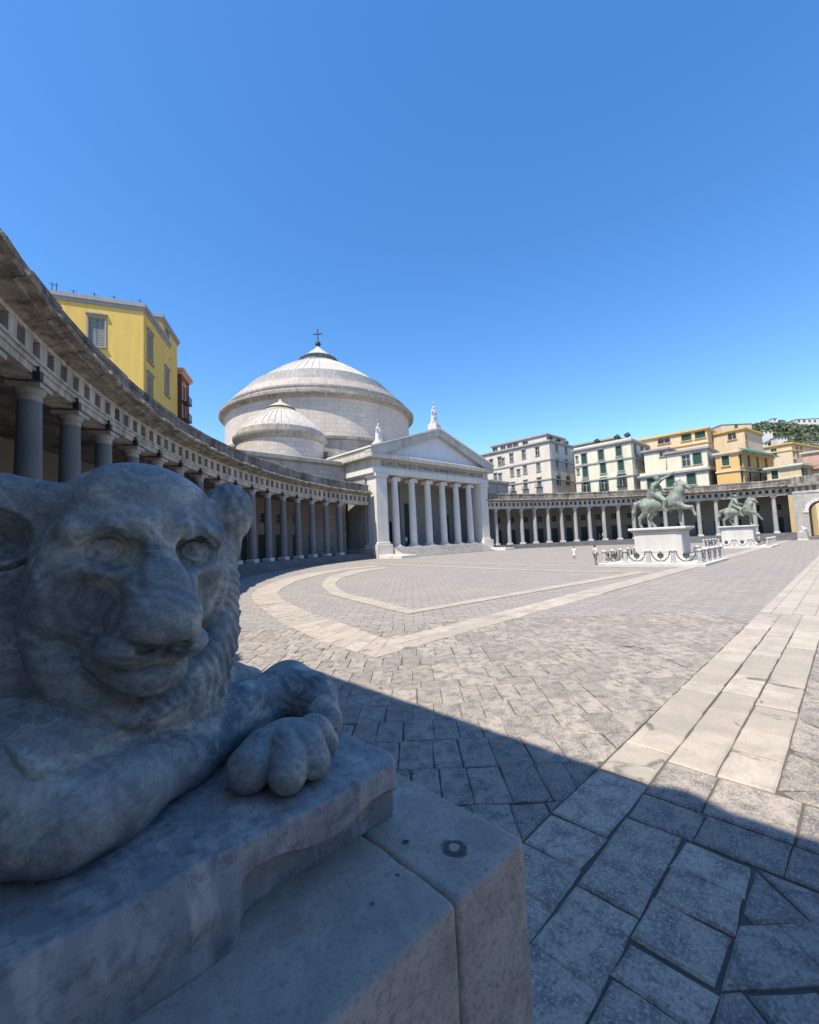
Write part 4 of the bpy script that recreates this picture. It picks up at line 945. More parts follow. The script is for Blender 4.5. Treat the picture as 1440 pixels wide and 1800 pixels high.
def horse_statue(loc, label, kind):
    t = thing('equestrian_statue', label, 'statue', loc, -PI/2, 'equestrian statues in the piazza')      # local +x (horse's head) points to -Y
    def horse(P):
        d = ell(P, (1.35, 0, 2.35), (.80, .62, .74)); d = smin(d, ell(P, (.1, 0, 2.2), (1.25, .60, .62)), .3); d = smin(d, ell(P, (-1.05, 0, 2.25), (.78, .62, .70)), .25)
        d = smin(d, chain(P, [((1.5, 0, 2.7), .58), ((1.85, 0, 3.35), .44), ((1.95, 0, 3.85), .32)], .15), .2)
        d = smin(d, chain(P, [((1.92, 0, 4.0), .27), ((2.35, 0, 3.85), .24), ((2.72, 0, 3.45), .16)], .08), .08)
        d = smin(d, cap(P, (2.0, .13, 4.15), (1.98, .16, 4.5), .09, .03), .03); d = smin(d, cap(P, (2.0, -.13, 4.15), (1.98, -.16, 4.5), .09, .03), .03)
        mane = chain(P, [((1.75, 0, 4.2), .16), ((1.45, 0, 3.7), .2), ((1.15, 0, 3.1), .18)], .08); d = smin(d, mane+.03*np.sin(P[:, 2]*14+P[:, 0]*8), .08)
        f1 = [((1.65, .32, 2.2), .34), ((1.75, .32, 1.35), .2), ((1.66, .32, .9), .15), ((1.68, .32, .3), .1), ((1.78, .32, .08), .16)]
        f2 = [((1.6, -.32, 2.2), .34), ((2.35, -.32, 1.75), .2), ((2.85, -.32, 1.72), .16), ((3.0, -.32, 1.2), .1), ((3.08, -.32, .98), .14)] if kind == 0 else [((1.6, -.32, 2.2), .34), ((2.3, -.32, 1.85), .2), ((2.75, -.32, 1.5), .15), ((3.1, -.32, .95), .1), ((3.2, -.32, .75), .14)]
        h1 = [((-1.2, -.34, 2.1), .46), ((-1.15, -.36, 1.45), .28), ((-1.72, -.36, .95), .17), ((-1.72, -.36, .35), .11), ((-1.62, -.36, .08), .16)]
        h2 = [((-1.0, .34, 2.1), .46), ((-.6, .36, 1.45), .28), ((-1.0, .36, .9), .17), ((-.72, .36, .32), .11), ((-.6, .36, .1), .16)]
        for L in (f1, f2, h1, h2): d = smin(d, chain(P, L, .08), .12)
        tl = chain(P, [((-1.65, 0, 2.6), .2), ((-2.1, 0, 2.35), .24), ((-2.35, 0, 1.6), .2), ((-2.5, 0, .9), .08)], .1)
        return smin(d, tl+.03*np.sin(P[:, 0]*18), .1)
    def rider(P):
        d = ell(P, (.05, 0, 3.15), (.42, .42, .4)); d = smin(d, ell(P, (.0, 0, 3.75), (.36, .46, .55)), .15); d = smin(d, cap(P, (.0, 0, 4.2), (.03, 0, 4.45), .13, .13), .06); d = smin(d, ell(P, (.06, 0, 4.68), (.22, .18, .26)), .05)
        d = smin(d, ell(P, (-.02, 0, 4.78), (.25, .21, .2))+.02*np.sin(P[:, 0]*30), .03)
        for s in (-1, 1): d = smin(d, chain(P, [((.1, s*.38, 3.0), .3), ((.75, s*.66, 2.5), .22), ((.6, s*.68, 1.75), .15), ((.85, s*.7, 1.5), .12)], .08), .1)
        if kind == 0: d = smin(d, chain(P, [((.0, -.45, 4.05), .17), ((.6, -.5, 4.55), .13), ((1.25, -.45, 4.85), .1)], .06), .08)
        else: d = smin(d, chain(P, [((.0, -.45, 4.05), .17), ((.3, -.7, 3.5), .13), ((.75, -.5, 3.3), .1)], .06), .08)
        d = smin(d, chain(P, [((.0, .45, 4.05), .17), ((.3, .6, 3.5), .13), ((.8, .3, 3.3), .1)], .06), .08)
        ck = chain(P, [((-.28, 0, 4.1), .26), ((-.5, 0, 3.3), .34), ((-.75, 0, 2.75), .34)], .15); return smin(d, ck+.04*np.sin(P[:, 1]*14), .12)
    sculpt('horse', horse, (-2.9, -1.1, -.1), (3.5, 1.1, 4.7), .09, 1, M_BRZ, t)
    sculpt('rider', rider, (-1.3, -1.1, 1.2), (1.6, 1.1, 5.3), .075, 1, M_BRZ, t)
    MB().tube([(1.2, -.45, 4.8), (1.75, -.45, 5.15)], .05, 6).build('baton', M_BRZ, t) if kind == 0 else None
    MB().tube([(2.45, .0, 3.6), (1.6, .42, 3.4), (.85, .3, 3.35)], .035, 5).build('rein', M_BRZ, t)
    t.scale = (.88, .88, .9)
    girth = MB().tube([(1.95+.0, .62*math.cos(a), 2.45+.72*math.sin(a)) for a in np.linspace(-1.4, PI+1.4, 20)], .05, 5); girth.V = [(v[0]-.25, v[1], v[2]) for v in girth.V]; girth.build('breast_strap', M_BRZ, t)
    return t
def monument(cu, cv, i):
    z0 = zg(cv)
    which = ('nearer', 'farther')[i]
    p = thing('monument_pedestal', 'white marble pedestal under the %s horse statue' % which, 'pedestal', (cu, cv, z0), 0, 'monument pedestals')
    for (nm, hx, hy, a, b_, m, bv) in (('platform', 4.2, 3.9, -.05, .22, M_MPED, .03), ('plinth', 1.6, 2.25, .222, .75, M_MPED, .05), ('die', 1.25, 1.82, .752, 2.72, M_MPED, .04), ('cap_moulding', 1.4, 2.02, 2.722, 2.86, M_MPEDG, .05), ('cap', 1.52, 2.2, 2.862, 3.08, M_MPED, .05)):
        MB().bbox(-hx, hx, -hy, hy, a, b_, bv).build(nm, m, p)
    MB().box(-1.275, -1.252, -1.45, 1.45, 1.0, 2.45).build('side_panel', M_MPED, p)
    horse_statue((cu, cv, z0+3.08), ('green bronze horse and rider with outstretched arm on the nearer pedestal', 'green bronze horse and rider on the farther pedestal')[i], i)
    f = thing('iron_railing', 'iron festoon railing with stone bollards around the %s horse statue' % which, 'railing', (cu, cv, z0+.22), 0, 'monument railings')
    hx, hy = 3.8, 3.5; pts = []
    for k in range(4): pts.append((-hx, hy-2*hy*k/4))
    for k in range(4): pts.append((-hx+2*hx*k/4, -hy))
    for k in range(4): pts.append((hx, -hy+2*hy*k/4))
    for k in range(4): pts.append((hx-2*hx*k/4, hy))
    bm_ = autosmooth(MB().lathe([(.2, 0), (.2, .12), (.15, .16), (.17, .5), (.13, .85), (.18, .92), (.18, 1.0), (.06, 1.12), (0, 1.14)], 12).me('bollard', M_MPEDG), 35)
    for k in range(16):
        a, b_ = Vector((*pts[k], 0)), Vector((*pts[(k+1) % 16], 0)); d = b_-a; an = math.atan2(d.y, d.x)
        obj('bollard', bm_, f, a)
        L = d.length; r = L/2-.22; m = MB(); m.tube([(L/2+r*math.cos(t), 0, .95+.82*r/ max(r, .01)*math.sin(t)*.95) for t in np.linspace(PI, 2*PI, 15)], .045, 6); fs = obj('festoon', m.me('festoon', M_CHAIN), f, a, an)
        e = MB().lathe([(.2, -.02), (.24, 0), (.2, .02)], 12); e.V = [(v[0], v[2], v[1]) for v in e.V]; e.box(-.03, .03, -.025, .025, -.32, .34); e.box(-.2, -.031, -.02, .02, .0, .06); e.box(.031, .2, -.02, .02, .0, .06); eo = obj('emblem', e.me('emblem', M_CHAIN), fs, (L/2, 0, .62))
monument(41.6, 11.6, 0); monument(76.2, 11.4, 1)
# ================================================================ houses behind the colonnades
def plaster(name, c, streak=.35): return stone(name, c, .07, .12, streak, .12, .02, 2, dark=tuple(x*.45 for x in c), fine=.2)
M_SHUT = plain('green_shutter', (.03, .085, .065), .6); M_SHUTG = plain('grey_shutter', (.20, .215, .215), .6); M_TRIM = plaster('pale_trim', (.60, .58, .53)); M_ROOF = stone('roof_tiles', (.24, .15, .11), .2, .5, .2, .4, .04, 4)
M_AWN = plain('green_awning', (.02, .13, .085), .7); M_RAIL = M_IRON; M_PLANT = None
def leafy(name, c, k=1.0):
    m = NM(name, .7, .2); p = m.pos(); col = m.mix(m.ramp(m.noise(p, .35*k, 5, .6), (.3, 0.), (.7, 1.)), tuple(x*.6 for x in c), tuple(x*1.5 for x in c)); col = m.mix(m.ramp(m.noise(p, 1.7*k, 4), (.4, .5), (.6, 0.)), col, tuple(x*.4 for x in c)); return m.done(col, m.bump(m.noise(p, 1.5*k, 5), .6, .3))
M_LEAF = leafy('hazed_hill_leaves', (.12, .145, .085)); M_SHRUB = leafy('roof_shrub_leaves', (.035, .07, .025), 4)  # hill leaf colour lightened to stand for haze
WMESH = {}
def win_meshes(w, h, style, mt):
    key = (round(w, 1), round(h, 1), style, mt.name)
    if key in WMESH: return WMESH[key]
    w, h = key[0], key[1]; R = {}
    R['pane'] = MB().box(-w/2, w/2, -.26, -.22, 0, h).me('window', M_GLASS if style != 'sh' else M_SHUT if True else None)
    fr = MB(); t = .16; fr.box(-w/2-t, -w/2, .0, .09, -.05, h+.05); fr.box(w/2, w/2+t, .0, .09, -.05, h+.05); fr.box(-w/2-t, w/2+t, .0, .1, h+.051, h+.28); fr.box(-w/2-t-.12, w/2+t+.12, .0, .26, h+.281, h+.42)
    R['surround'] = fr.me('surround', mt); R['sill'] = MB().box(-w/2-.22, w/2+.22, .0, .25, -.2, -.051).me('sill', mt)
    if style in ('sh', 'op', 'gr'):
        s = MB()
        if style == 'op':
            s.box(.02, .5, .1, .16, 0, h)
        else:
            n = max(5, int(h/.22))
            for q in (-1, 1):
                for i in range(n): s.box(min(q*.03, q*w/2), max(q*.03, q*w/2), -.21, -.14, h*i/n+.02, h*(i+1)/n-.02)
        R['shutter'] = s.me('shutter', M_SHUTG if style == 'gr' else M_SHUT)
    if style in ('op', 'gl'): R['mullion'] = MB().box(-.05, .05, -.215, -.17, 0, h).box(-w/2, w/2, -.214, -.171, h*.62, h*.62+.08).me('mullion', M_TRIM)
    WMESH[key] = R; return R
def isect(px, py, P, Q):
    d = ray(px, py); nx, ny = Q[1]-P[1], -(Q[0]-P[0]); t = (nx*P[0]+ny*P[1])/(nx*d[0]+ny*d[1]); r = CP+d*t
    L = math.hypot(Q[0]-P[0], Q[1]-P[1]); s = ((r[0]-P[0])*(Q[0]-P[0])+(r[1]-P[1])*(Q[1]-P[1]))/L
    return s, r[2]
def house(label, foot, z0, z1, mat, wins, trim=None, courses=(), roof='flat', corn=.5, parapet=.0, quoins=(), name='apartment_building', cat='building'):
    """foot: counter-clockwise footprint (u, v); wins: {edge: [(px, py, w, h, style, balcony)]}, pixel = window centre"""
    trim = trim or M_TRIM; n = len(foot); cx, cy = sum(p[0] for p in foot)/n, sum(p[1] for p in foot)/n
    t = thing(name, label, cat, (cx, cy, z0)); off = Vector((cx, cy, z0)); wall = MB()
    for i in range(n):
        P, Q = foot[i], foot[(i+1) % n]; L = math.hypot(Q[0]-P[0], Q[1]-P[1]); an = math.atan2(Q[1]-P[1], Q[0]-P[0])
        ops = []; items = []
        for wd in wins.get(i, []):
            s, z = isect(wd[0], wd[1], P, Q) if wd[0] != 's' else wd[1]; w, h = wd[2], wd[3]; x = s-L/2
            if abs(x)+w/2 > L/2-.3: x = max(-(L/2-.4-w/2), min(L/2-.4-w/2, x))
            zz = max(.3, min(z-z0-h/2, z1-z0-h-.5)); b_ = (x-w/2, x+w/2, zz, zz+h)
            if any(b_[0] < o[1]+.1 and o[0] < b_[1]+.1 and b_[2] < o[3]+.1 and o[2] < b_[3]+.1 for o in ops): continue
            ops.append(b_); items.append((x, zz, w, h, wd[4], wd[5] if len(wd) > 5 else 0))
        V, F = wall_open(L/2, z1-z0, ops, .28)
        # local +y must point outwards: outward of a ccw edge is to its right
        M = Matrix.Translation(((P[0]+Q[0])/2, (P[1]+Q[1])/2, z0)) @ Matrix.Rotation(an+PI, 4, 'Z')
        wall.add([tuple(M@Vector((-v[0], v[1], v[2]))) for v in V], [f[::-1] for f in F])
        loc = lambda x, z: Vector(((P[0]+Q[0])/2+x*math.cos(an), (P[1]+Q[1])/2+x*math.sin(an), z0+z))-off
        for (x, zz, w, h, st, bal) in items:
            R = win_meshes(w, h, st, trim); wo_ = obj('window', R['pane'], t, loc(x, zz), an+PI)
            for k in ('surround', 'sill', 'shutter', 'mullion'):
                if k == 'shutter' and st == 'op':
                    obj(k, R[k], wo_, (w/2, 0, 0)); obj(k, R[k], wo_, (-w/2-.52, 0, 0))
                elif k in R: obj(k, R[k], wo_)
            if bal:
                b_ = MB().box(-w/2-.5, w/2+.5, .0, .95, -.22, -.06)
                for j in range(9): xx = -w/2-.45+(w+.9)*j/8; b_.box(xx-.025, xx+.025, .88, .92, -.06, .9)
                b_.box(-w/2-.5, w/2+.5, .87, .93, .9, .96); obj('balcony', b_.me('balcony', M_RAIL), wo_)
        for zc in courses:
            c_ = MB().box(-L/2-.1, L/2+.1, 0, .22, zc-z0-.2, zc-z0+.15); obj('string_course', c_.me('string_course', trim if corn else trim), t, loc(0, 0), an+PI)
        if i in quoins:
            zq = .2; k = 0
            while zq < z1-z0-.9:
                w = .9 if k % 2 else .55; q_ = MB().box(-L/2, -L/2+w, 0, .1, zq, zq+.5).box(L/2-w, L/2, 0, .1, zq, zq+.5) if False else MB().box(-L/2+.0, -L/2+w, .0, .1, zq, zq+.52)
                obj('quoin', q_.me('quoin', trim), t, loc(0, 0), an+PI); zq += .62; k += 1
    wall.build('wall', mat, t, world=True)
    def off_poly(d): return inset([tuple(p) for p in foot], -d)
    if corn: MB().prism(off_poly(corn), z1-.45, z1).prism(off_poly(corn*.5), z1-.85, z1-.451).build('roof_cornice', trim, t, world=True)
    if parapet: MB().prism(off_poly(.02), z1+.001, z1+parapet).build('parapet', mat, t, world=True)
    if roof == 'flat': MB().prism(off_poly(-.3), z1-.3, z1+.02+parapet).build('roof', M_ROOF, t, world=True)
    return t
def rectf(u0, u1, v0, v1): return [(u0, v0), (u1, v0), (u1, v1), (u0, v1)]      # edges: 0 faces -v, 1 faces +u, 2 faces +v, 3 faces -u
c3p = lambda x, y: (840+x/4.8, 740+y/4.8)
c4p = lambda x, y: (1140+x/4.8, 720+y/4.8)
W = lambda f, L, w, h, st, bal=0: [(*f(*q), w, h, st, bal) for q in L]
P_WHITE = plaster('plaster_white', (.62, .565, .48)); P_CREAM = plaster('plaster_cream', (.68, .645, .50)); P_GREY = plaster('plaster_grey_trim', (.36, .345, .33)); P_OR = plaster('plaster_orange', (.66, .44, .17)); P_PEACH = plaster('plaster_peach', (.66, .53, .36)); P_PINK = plaster('plaster_pink', (.58, .36, .28)); P_YEL = plaster('plaster_yellow', (.65, .445, .12), .3); P_RED = plaster('plaster_red', (.15, .065, .05))
house('white apartment block with grey shutters just right of the church', rectf(118, 134, 60.65, 84.8), 0, 31.4, P_WHITE,
      {3: W(c3p, [(115, 360), (185, 340), (285, 310), (388, 280), (503, 255)], 1.2, 2.4, 'gl') + W(c3p, [(190, 478), (290, 430), (400, 408), (512, 388)], 1.2, 2.4, 'gr') + W(c3p, [(150, 480), (300, 558), (405, 540), (520, 520), (240, 575)], 1.2, 2.6, 'gr', 1) + W(c3p, [(345, 435), (215, 340)], .9, 1.6, 'gl'),
       0: W(c3p, [(665, 225), (743, 232)], 1.5, 2.6, 'gr') + W(c3p, [(670, 365), (748, 368)], 1.4, 2.6, 'gr') + W(c3p, [(680, 505), (760, 507)], 1.5, 2.7, 'op')}, P_GREY, (14.0, 19.8, 25.6), quoins=(0,))
house('set-back penthouse with awnings on top of the white block', rectf(121, 133, 63, 83), 31.5, 34.3, P_WHITE, {3: W(c3p, [(85, 275), (130, 262), (215, 238), (270, 222), (320, 205), (400, 178)], 1.8, 1.6, 'gl')}, P_GREY, corn=.4, name='penthouse')
house('pale yellow apartment block with green shutters and quoined corner', rectf(118, 137, 38.2, 53.3), 0, 26.9, P_CREAM,
      {3: W(c3p, [(898, 320), (1040, 287), (1190, 252)], 1.5, 2.7, 'sh') + W(c3p, [(908, 430), (1058, 397), (1208, 372)], 1.5, 2.9, 'sh', 0) + W(c3p, [(915, 552), (1065, 532), (1218, 502)], 1.5, 3.0, 'op', 1) + W(c3p, [(838, 322), (848, 427)], .5, 1.2, 'gl'),
       0: W(c3p, [(1328, 235), (1385, 245), (1430, 252)], 1.6, 2.6, 'sh') + W(c3p, [(1340, 340), (1400, 350)], 1.6, 2.8, 'gl')}, P_GREY, (12.6, 17.6, 22.2), quoins=(0,), parapet=.5)
house('cream house with terrace and quoins behind the nearer horse statue', rectf(117.2, 131, 22.0, 36.4), 0, 16.9, P_CREAM,
      {3: W(c4p, [(20, 572), (180, 545), (360, 552)], 1.8, 3.0, 'sh', 0), 0: W(c4p, [(555, 545)], 1.8, 3.2, 'sh')}, P_GREY, (12.0,), quoins=(0,), parapet=.6)
house('upper floor of the cream terrace house with green shutters', rectf(119, 131, 22.2, 30.6), 17.0, 22.1, P_CREAM, {3: W(c4p, [(318, 430)], 1.6, 2.6, 'gl') + W(c4p, [(412, 412)], 1.7, 2.7, 'sh'), 0: W(c4p, [(553, 405)], 1.7, 2.7, 'sh')}, P_GREY, quoins=(0,), name='terrace_house')
house('small cream penthouse box between the yellow block and terrace house', rectf(121, 129, 30.9, 36.2), 16.9, 23.8, P_CREAM, {3: W(c4p, [(130, 345)], 1.2, 1.6, 'gl')}, P_GREY, name='penthouse')
house('long ochre house standing high behind the cream terrace house', rectf(132, 150, 24.2, 43), 0, 29.2, P_PEACH, {3: W(c4p, [(130, 250), (180, 245), (235, 240)], 3.0, 1.8, 'gl') + W(c4p, [(320, 230), (445, 207)], 2.3, 1.9, 'sh'), 0: W(c4p, [(558, 202)], 1.5, 2.0, 'sh')}, P_OR, (25.4,))
house('peach tower house with small dark windows left of the hill', [(136, 17.2), (150, 15.2), (152, 22.2), (137.5, 24.0)], 0, 28.2, P_PEACH, {3: W(c4p, [(705, 225)], 1.8, 1.6, 'gl'), 0: W(c4p, [(800, 232)], 1.5, 1.5, 'gl')}, P_OR, corn=.4)
house('orange house with green roof awnings right of the cream house', [(118, 16.4), (137, 12.2), (138, 20.6), (118.3, 20.6)], 0, 20.0, P_OR,
      {0: W(c4p, [(757, 420), (845, 422), (920, 425), (990, 430)], 1.5, 3.0, 'sh') + W(c4p, [(775, 560), (860, 560), (945, 560), (1015, 560)], 1.5, 2.9, 'sh', 1), 3: W(c4p, [(650, 420)], 1.4, 2.6, 'sh')}, P_PEACH, (15.6,))
ho = bpy.data.objects.get('apartment_building.004')
aw = MB()
for k in range(4):
    a, b_ = np.array((118.6+k*4.5, 16.25-k*.99)), np.array((118.6+k*4.5+4.2, 16.25-k*.99-.92)); nn = np.array((-.215, -.976))
    q = [a, b_, b_+nn*1.6, a+nn*1.6]; m = MB(); m.V = [(*q[0], 20.6), (*q[1], 20.6), (*q[2], 19.5), (*q[3], 19.5), (*q[0], 20.5), (*q[1], 20.5), (*q[2], 19.4), (*q[3], 19.4)]; m.F = [(0, 1, 2, 3), (7, 6, 5, 4), (3, 2, 6, 7), (0, 3, 7, 4), (1, 5, 6, 2)]
    tag(m.build('awning', M_AWN), 'green roof awning number %s from the left on the orange house' % ('one', 'two', 'three', 'four')[k], 'awning', 'green awnings on the orange house')
house('low olive house with shuttered balcony windows above the right pavilion', [(122, 6.6), (140, 2.0), (146, 9), (124, 12.4)], 0, 15.9, P_PEACH, {0: W(c4p, [(1065, 520), (1140, 525), (1185, 525)], 1.6, 2.6, 'op'), 3: W(c4p, [(1065, 525)], 1.3, 2.4, 'sh')}, P_CREAM, (13.0,))
house('cream house with green doors at the far right edge', [(126, 1.2), (146, -5), (148, 1.4), (128, 6.0)], 0, 15.2, P_CREAM, {0: W(c4p, [(1300, 510), (1370, 505)], 1.7, 2.6, 'sh')}, P_PINK)
house('peach apartment house below the wooded hill', [(190, 12.0), (225, 3.0), (230, 14), (192, 22)], 0, 30.5, P_PEACH, {0: W(c4p, [(1140, 372), (1175, 360), (1215, 352), (1255, 345), (1290, 340)], 1.6, 2.4, 'gl'), 3: W(c4p, [(1060, 360)], 1.5, 2.4, 'gl')}, P_OR, (28.0,))
house('pink house with red roof at the right below the hill', [(176, -4), (205, -12), (208, 2), (178, 9)], 0, 25.0, P_PINK, {0: W(c4p, [(1370, 430), (1420, 425)], 1.6, 2.2, 'gl')}, P_PEACH)
# ---- yellow building behind the left colonnade
YA = np.array([11.9, 54.6]); e1 = np.array([-.925, .38]); e2 = np.array([.51, .86])
q = [YA, YA+e2*9.5, YA+e2*9.5+e1*13, YA+e1*13]
cy_ = lambda x, y: (x/3.2727, 400+y/3.2727)
yb = house('bright yellow building with tall grey-framed windows above the left colonnade', [tuple(p) for p in q], 0, 31.4, P_YEL, {3: W(cy_, [(556, 600)], 1.5, 3.3, 'gr'), 0: W(cy_, [(862, 695), (862, 940), (965, 900)], 1.6, 3.4, 'gr')}, plaster('grey_piperno', (.30, .29, .285)), corn=.25)
q2 = [YA+e2*9.6+e1*1.0, YA+e2*17+e1*1.0, YA+e2*17+e1*9, YA+e2*9.6+e1*9]
house('yellow stair tower with ledges behind the yellow building', [tuple(p) for p in q2], 0, 35.2, P_YEL, {0: W(cy_, [(960, 600), (960, 700)], 1.4, 2.0, 'gr')}, plaster('grey_piperno2', (.30, .29, .285)), corn=.3)
q3 = [YA+e2*17.6+e1*.6, YA+e2*22+e1*.6, YA+e2*22+e1*8, YA+e2*18+e1*8]
house('dark red house with balconies behind the yellow building', [tuple(p) for p in q3], 0, 31.0, P_RED, {0: W(cy_, [(1005, 900), (1030, 930), (1010, 1010), (1040, 1040)], 1.4, 2.6, 'gr', 1)}, P_PINK)
for k, (px, py) in enumerate(((92, 500), (100, 500), (130, 505), (167, 511), (202, 517), (250, 526))):
    s, z = isect(px, py, q[3], q[0]); L = np.linalg.norm(q[0]-q[3]); p_ = q[3]+(q[0]-q[3])*max(.02, min(.98, s/L)); h = 1.2 if k < 2 else .7
    tag(MB().tube([(p_[0], p_[1]+.4, 31.38), (p_[0], p_[1]+.4, 31.4+h)], .04, 5).tube([(p_[0]-.3, p_[1]+.4, 31.4+h*.8), (p_[0]+.3, p_[1]+.4, 31.4+h*.8)], .02, 4).build('antenna', M_IRON), 'thin aerial on the yellow roof, %s from the left' % ('first', 'second', 'third', 'fourth', 'fifth', 'sixth')[k], 'antenna', 'aerials on the yellow roof')
# ---- small roof shrubs on the blocks
def ico(sub=1):
    bm = bmesh.new(); bmesh.ops.create_icosphere(bm, subdivisions=sub, radius=1); V = np.array([v.co[:] for v in bm.verts]); F = np.array([[v.index for v in f.verts] for f in bm.faces]); bm.free(); return V, F
I1 = ico(2)
def clump(n, r, seed, squash=.8, leaf=.35):
    rg_ = np.random.default_rng(seed); V = []; F = []; b_ = 0
    for _ in range(n):
        c = rg_.normal(size=3); c /= np.linalg.norm(c); c *= r*rg_.uniform(.3, 1)**.6; c[2] *= squash; nrm = rg_.normal(size=3); nrm /= np.linalg.norm(nrm); a = np.cross(nrm, [.3, .5, .8]); a /= np.linalg.norm(a); bb = np.cross(nrm, a); s = leaf*rg_.uniform(.6, 1.4)
        V += [c-a*s, c+bb*s*.6, c+a*s, c-bb*s*.6]; F.append((b_, b_+1, b_+2, b_+3)); b_ += 4
    return np.array(V), np.array(F)
cl = clump(110, .75, 5, .9, .22); clm = mesh('shrub_crown', cl[0]+np.array([0, 0, .9]), cl[1], False, M_SHRUB); stm = MB().lathe([(.3, 0), (.36, .4), (.05, .42), (.05, .9)], 8).me('shrub_pot', M_ROOF)
for k, (px, py) in enumerate(((967, 768), (981, 769), (995, 770), (1103, 768), (1085, 773), (1050, 784))):
    p_ = atv(px, py, 61.2) if k < 3 else atu(px, py, 118.6); z = 31.42 if k < 3 else 27.43
    t = thing('roof_shrub', 'potted green shrub on the roof edge of the %s, %s from the left' % (('white block', 'pale yellow block')[k > 2], ('first', 'second', 'third', 'third', 'second', 'first')[k]), 'shrub', (p_[0], p_[1], z), 0, 'potted roof shrubs')
    obj('crown', clm, t); obj('pot', stm, t)
# ---- wooded hill with the monastery
def hz(a, b_):                                     # a: 0..1 left to right, b_: 0 near .. 1 ridge
    return 12+(165+45*a+10*math.sin(a*7))*(b_**1.15)+5*math.sin(a*23+b_*5)+4*math.sin(b_*17+a*9)
hv = []; NA, NBh = 60, 30
def hpos(a, b_):
    px = 1260+760*a; d = 260+520*b_; r = ray(px, 940); r = r/(r@CF); q_ = CP+r*d; return q_[0], q_[1], hz(a, b_)
for i in range(NA+1):
    for j in range(NBh+1): hv.append(hpos(i/NA, j/NBh))
for i in range(NA+1): x, y, z = hpos(i/NA, 1.0); hv.append((x*1.5, y*1.5, z*.6))
hf = [(i*(NBh+1)+j, (i+1)*(NBh+1)+j, (i+1)*(NBh+1)+j+1, i*(NBh+1)+j+1) for i in range(NA) for j in range(NBh)]; b0 = (NA+1)*(NBh+1); hf += [(i*(NBh+1)+NBh, (i+1)*(NBh+1)+NBh, b0+i+1, b0+i) for i in range(NA)]
tag(obj('hill', mesh('hill', hv, hf, True, M_LEAF)), kind='structure')
V_, F_ = [], []; nb_ = 0; rg_ = np.random.default_rng(9); base = [clump(70, 1.0, s_, .85, .34) for s_ in range(6)]
for k in range(1500):
    a, b_ = rg_.random()*.62, .25+.75*rg_.random(); x, y, z = hpos(a, b_); s_ = rg_.uniform(3.5, 7); c_ = base[k % 6]; V_.append(c_[0]*s_+np.array([x, y, z+s_*.45])); F_.append(c_[1]+nb_); nb_ += len(c_[0])
tag(obj('hillside_woods', mesh('hillside_woods', np.concatenate(V_), np.concatenate(F_), False, M_LEAF)), 'dense green trees covering the hillside at right', 'woods', kind='stuff')
def far_house(label, px0, px1, ytop, ybot, d, mat, nwin, rows=1, dep=18, name='hillside_building', roof=None):
    A_, B_ = atd(px0, ytop, d), atd(px1, ytop, d); z1 = (A_[2]+B_[2])/2; z0 = (atd(px0, ybot, d)[2]+atd(px1, ybot, d)[2])/2-12
    e = (B_-A_)[:2]; L = np.linalg.norm(e); e /= L; nn = np.array([-e[1], e[0]]); nn = nn if nn@CF[:2] > 0 else -nn
    f_ = [tuple(A_[:2]), tuple(B_[:2]), tuple(B_[:2]+nn*dep), tuple(A_[:2]+nn*dep)]
    hgt = (ybot-ytop); ws = []
    for r_ in range(rows):
        for k in range(nwin): ws.append((px0+(px1-px0)*(k+.5)/nwin, ytop+(px0*0)+hgt*(.28+.5*r_)+ (k+.5)/nwin*0, min(4.0, L/nwin*.42), min(5, hgt/FPX*d/rows*.38), 'gl'))
    return house(label, f_, z0, z1, mat, {0: ws}, P_GREY, name=name, corn=.6)
P_MON = plaster('monastery_white', (.66, .63, .58), .15)
far_house('long white monastery with rows of windows on the hilltop', 1400, 1475, 735, 753, 735, P_MON, 8, 2); far_house('lower white wing of the hilltop monastery', 1352, 1399, 742, 757, 740, P_MON, 5)
far_house('small white tower on the hilltop monastery wing', 1358, 1366, 735, 745, 745, P_MON, 1, dep=8); far_house('pale wing sloping down from the hilltop monastery', 1322, 1351, 750, 760, 730, P_MON, 4)
far_house('small white house alone among the hillside trees', 1336, 1358, 757, 766, 600, P_MON, 3, dep=10); far_house('grey stone block on the skyline left of the monastery', 1268, 1321, 745, 765, 520, P_PEACH, 1, dep=20)

# ---- the palaces that close the square behind the camera (they shade the ground and block the low sky)
gw = lambda n, s0, ds, zs, w, h, st: [('s', (s0+ds*k, z), w, h, st) for k in range(n) for z in zs]
house('long reddish royal palace closing the square behind the camera', rectf(-25, 150, -104, -74), 0, 30, plaster('palace_red', (.42, .25, .18)), {2: gw(22, 6, 7.6, (8, 17, 25), 2.2, 4.0, 'gl')}, P_GREY, (12, 21), name='palace')
house('pale prefecture palace on the left behind the lion pavilion', rectf(-40, -9, -74, -14), 0, 22, P_CREAM, {1: gw(11, 4, 5.6, (5, 11.5, 18.5), 1.6, 3.0, 'gr')}, P_GREY, (8.5, 15), name='palace')
house('pale twin palace facing the prefecture across the square', rectf(111.5, 140, -68, -3.9), 0, 24, P_CREAM, {3: gw(11, 4, 5.6, (5, 11.5, 18.5), 1.6, 3.0, 'gr')}, P_GREY, (8.5, 15), name='palace')

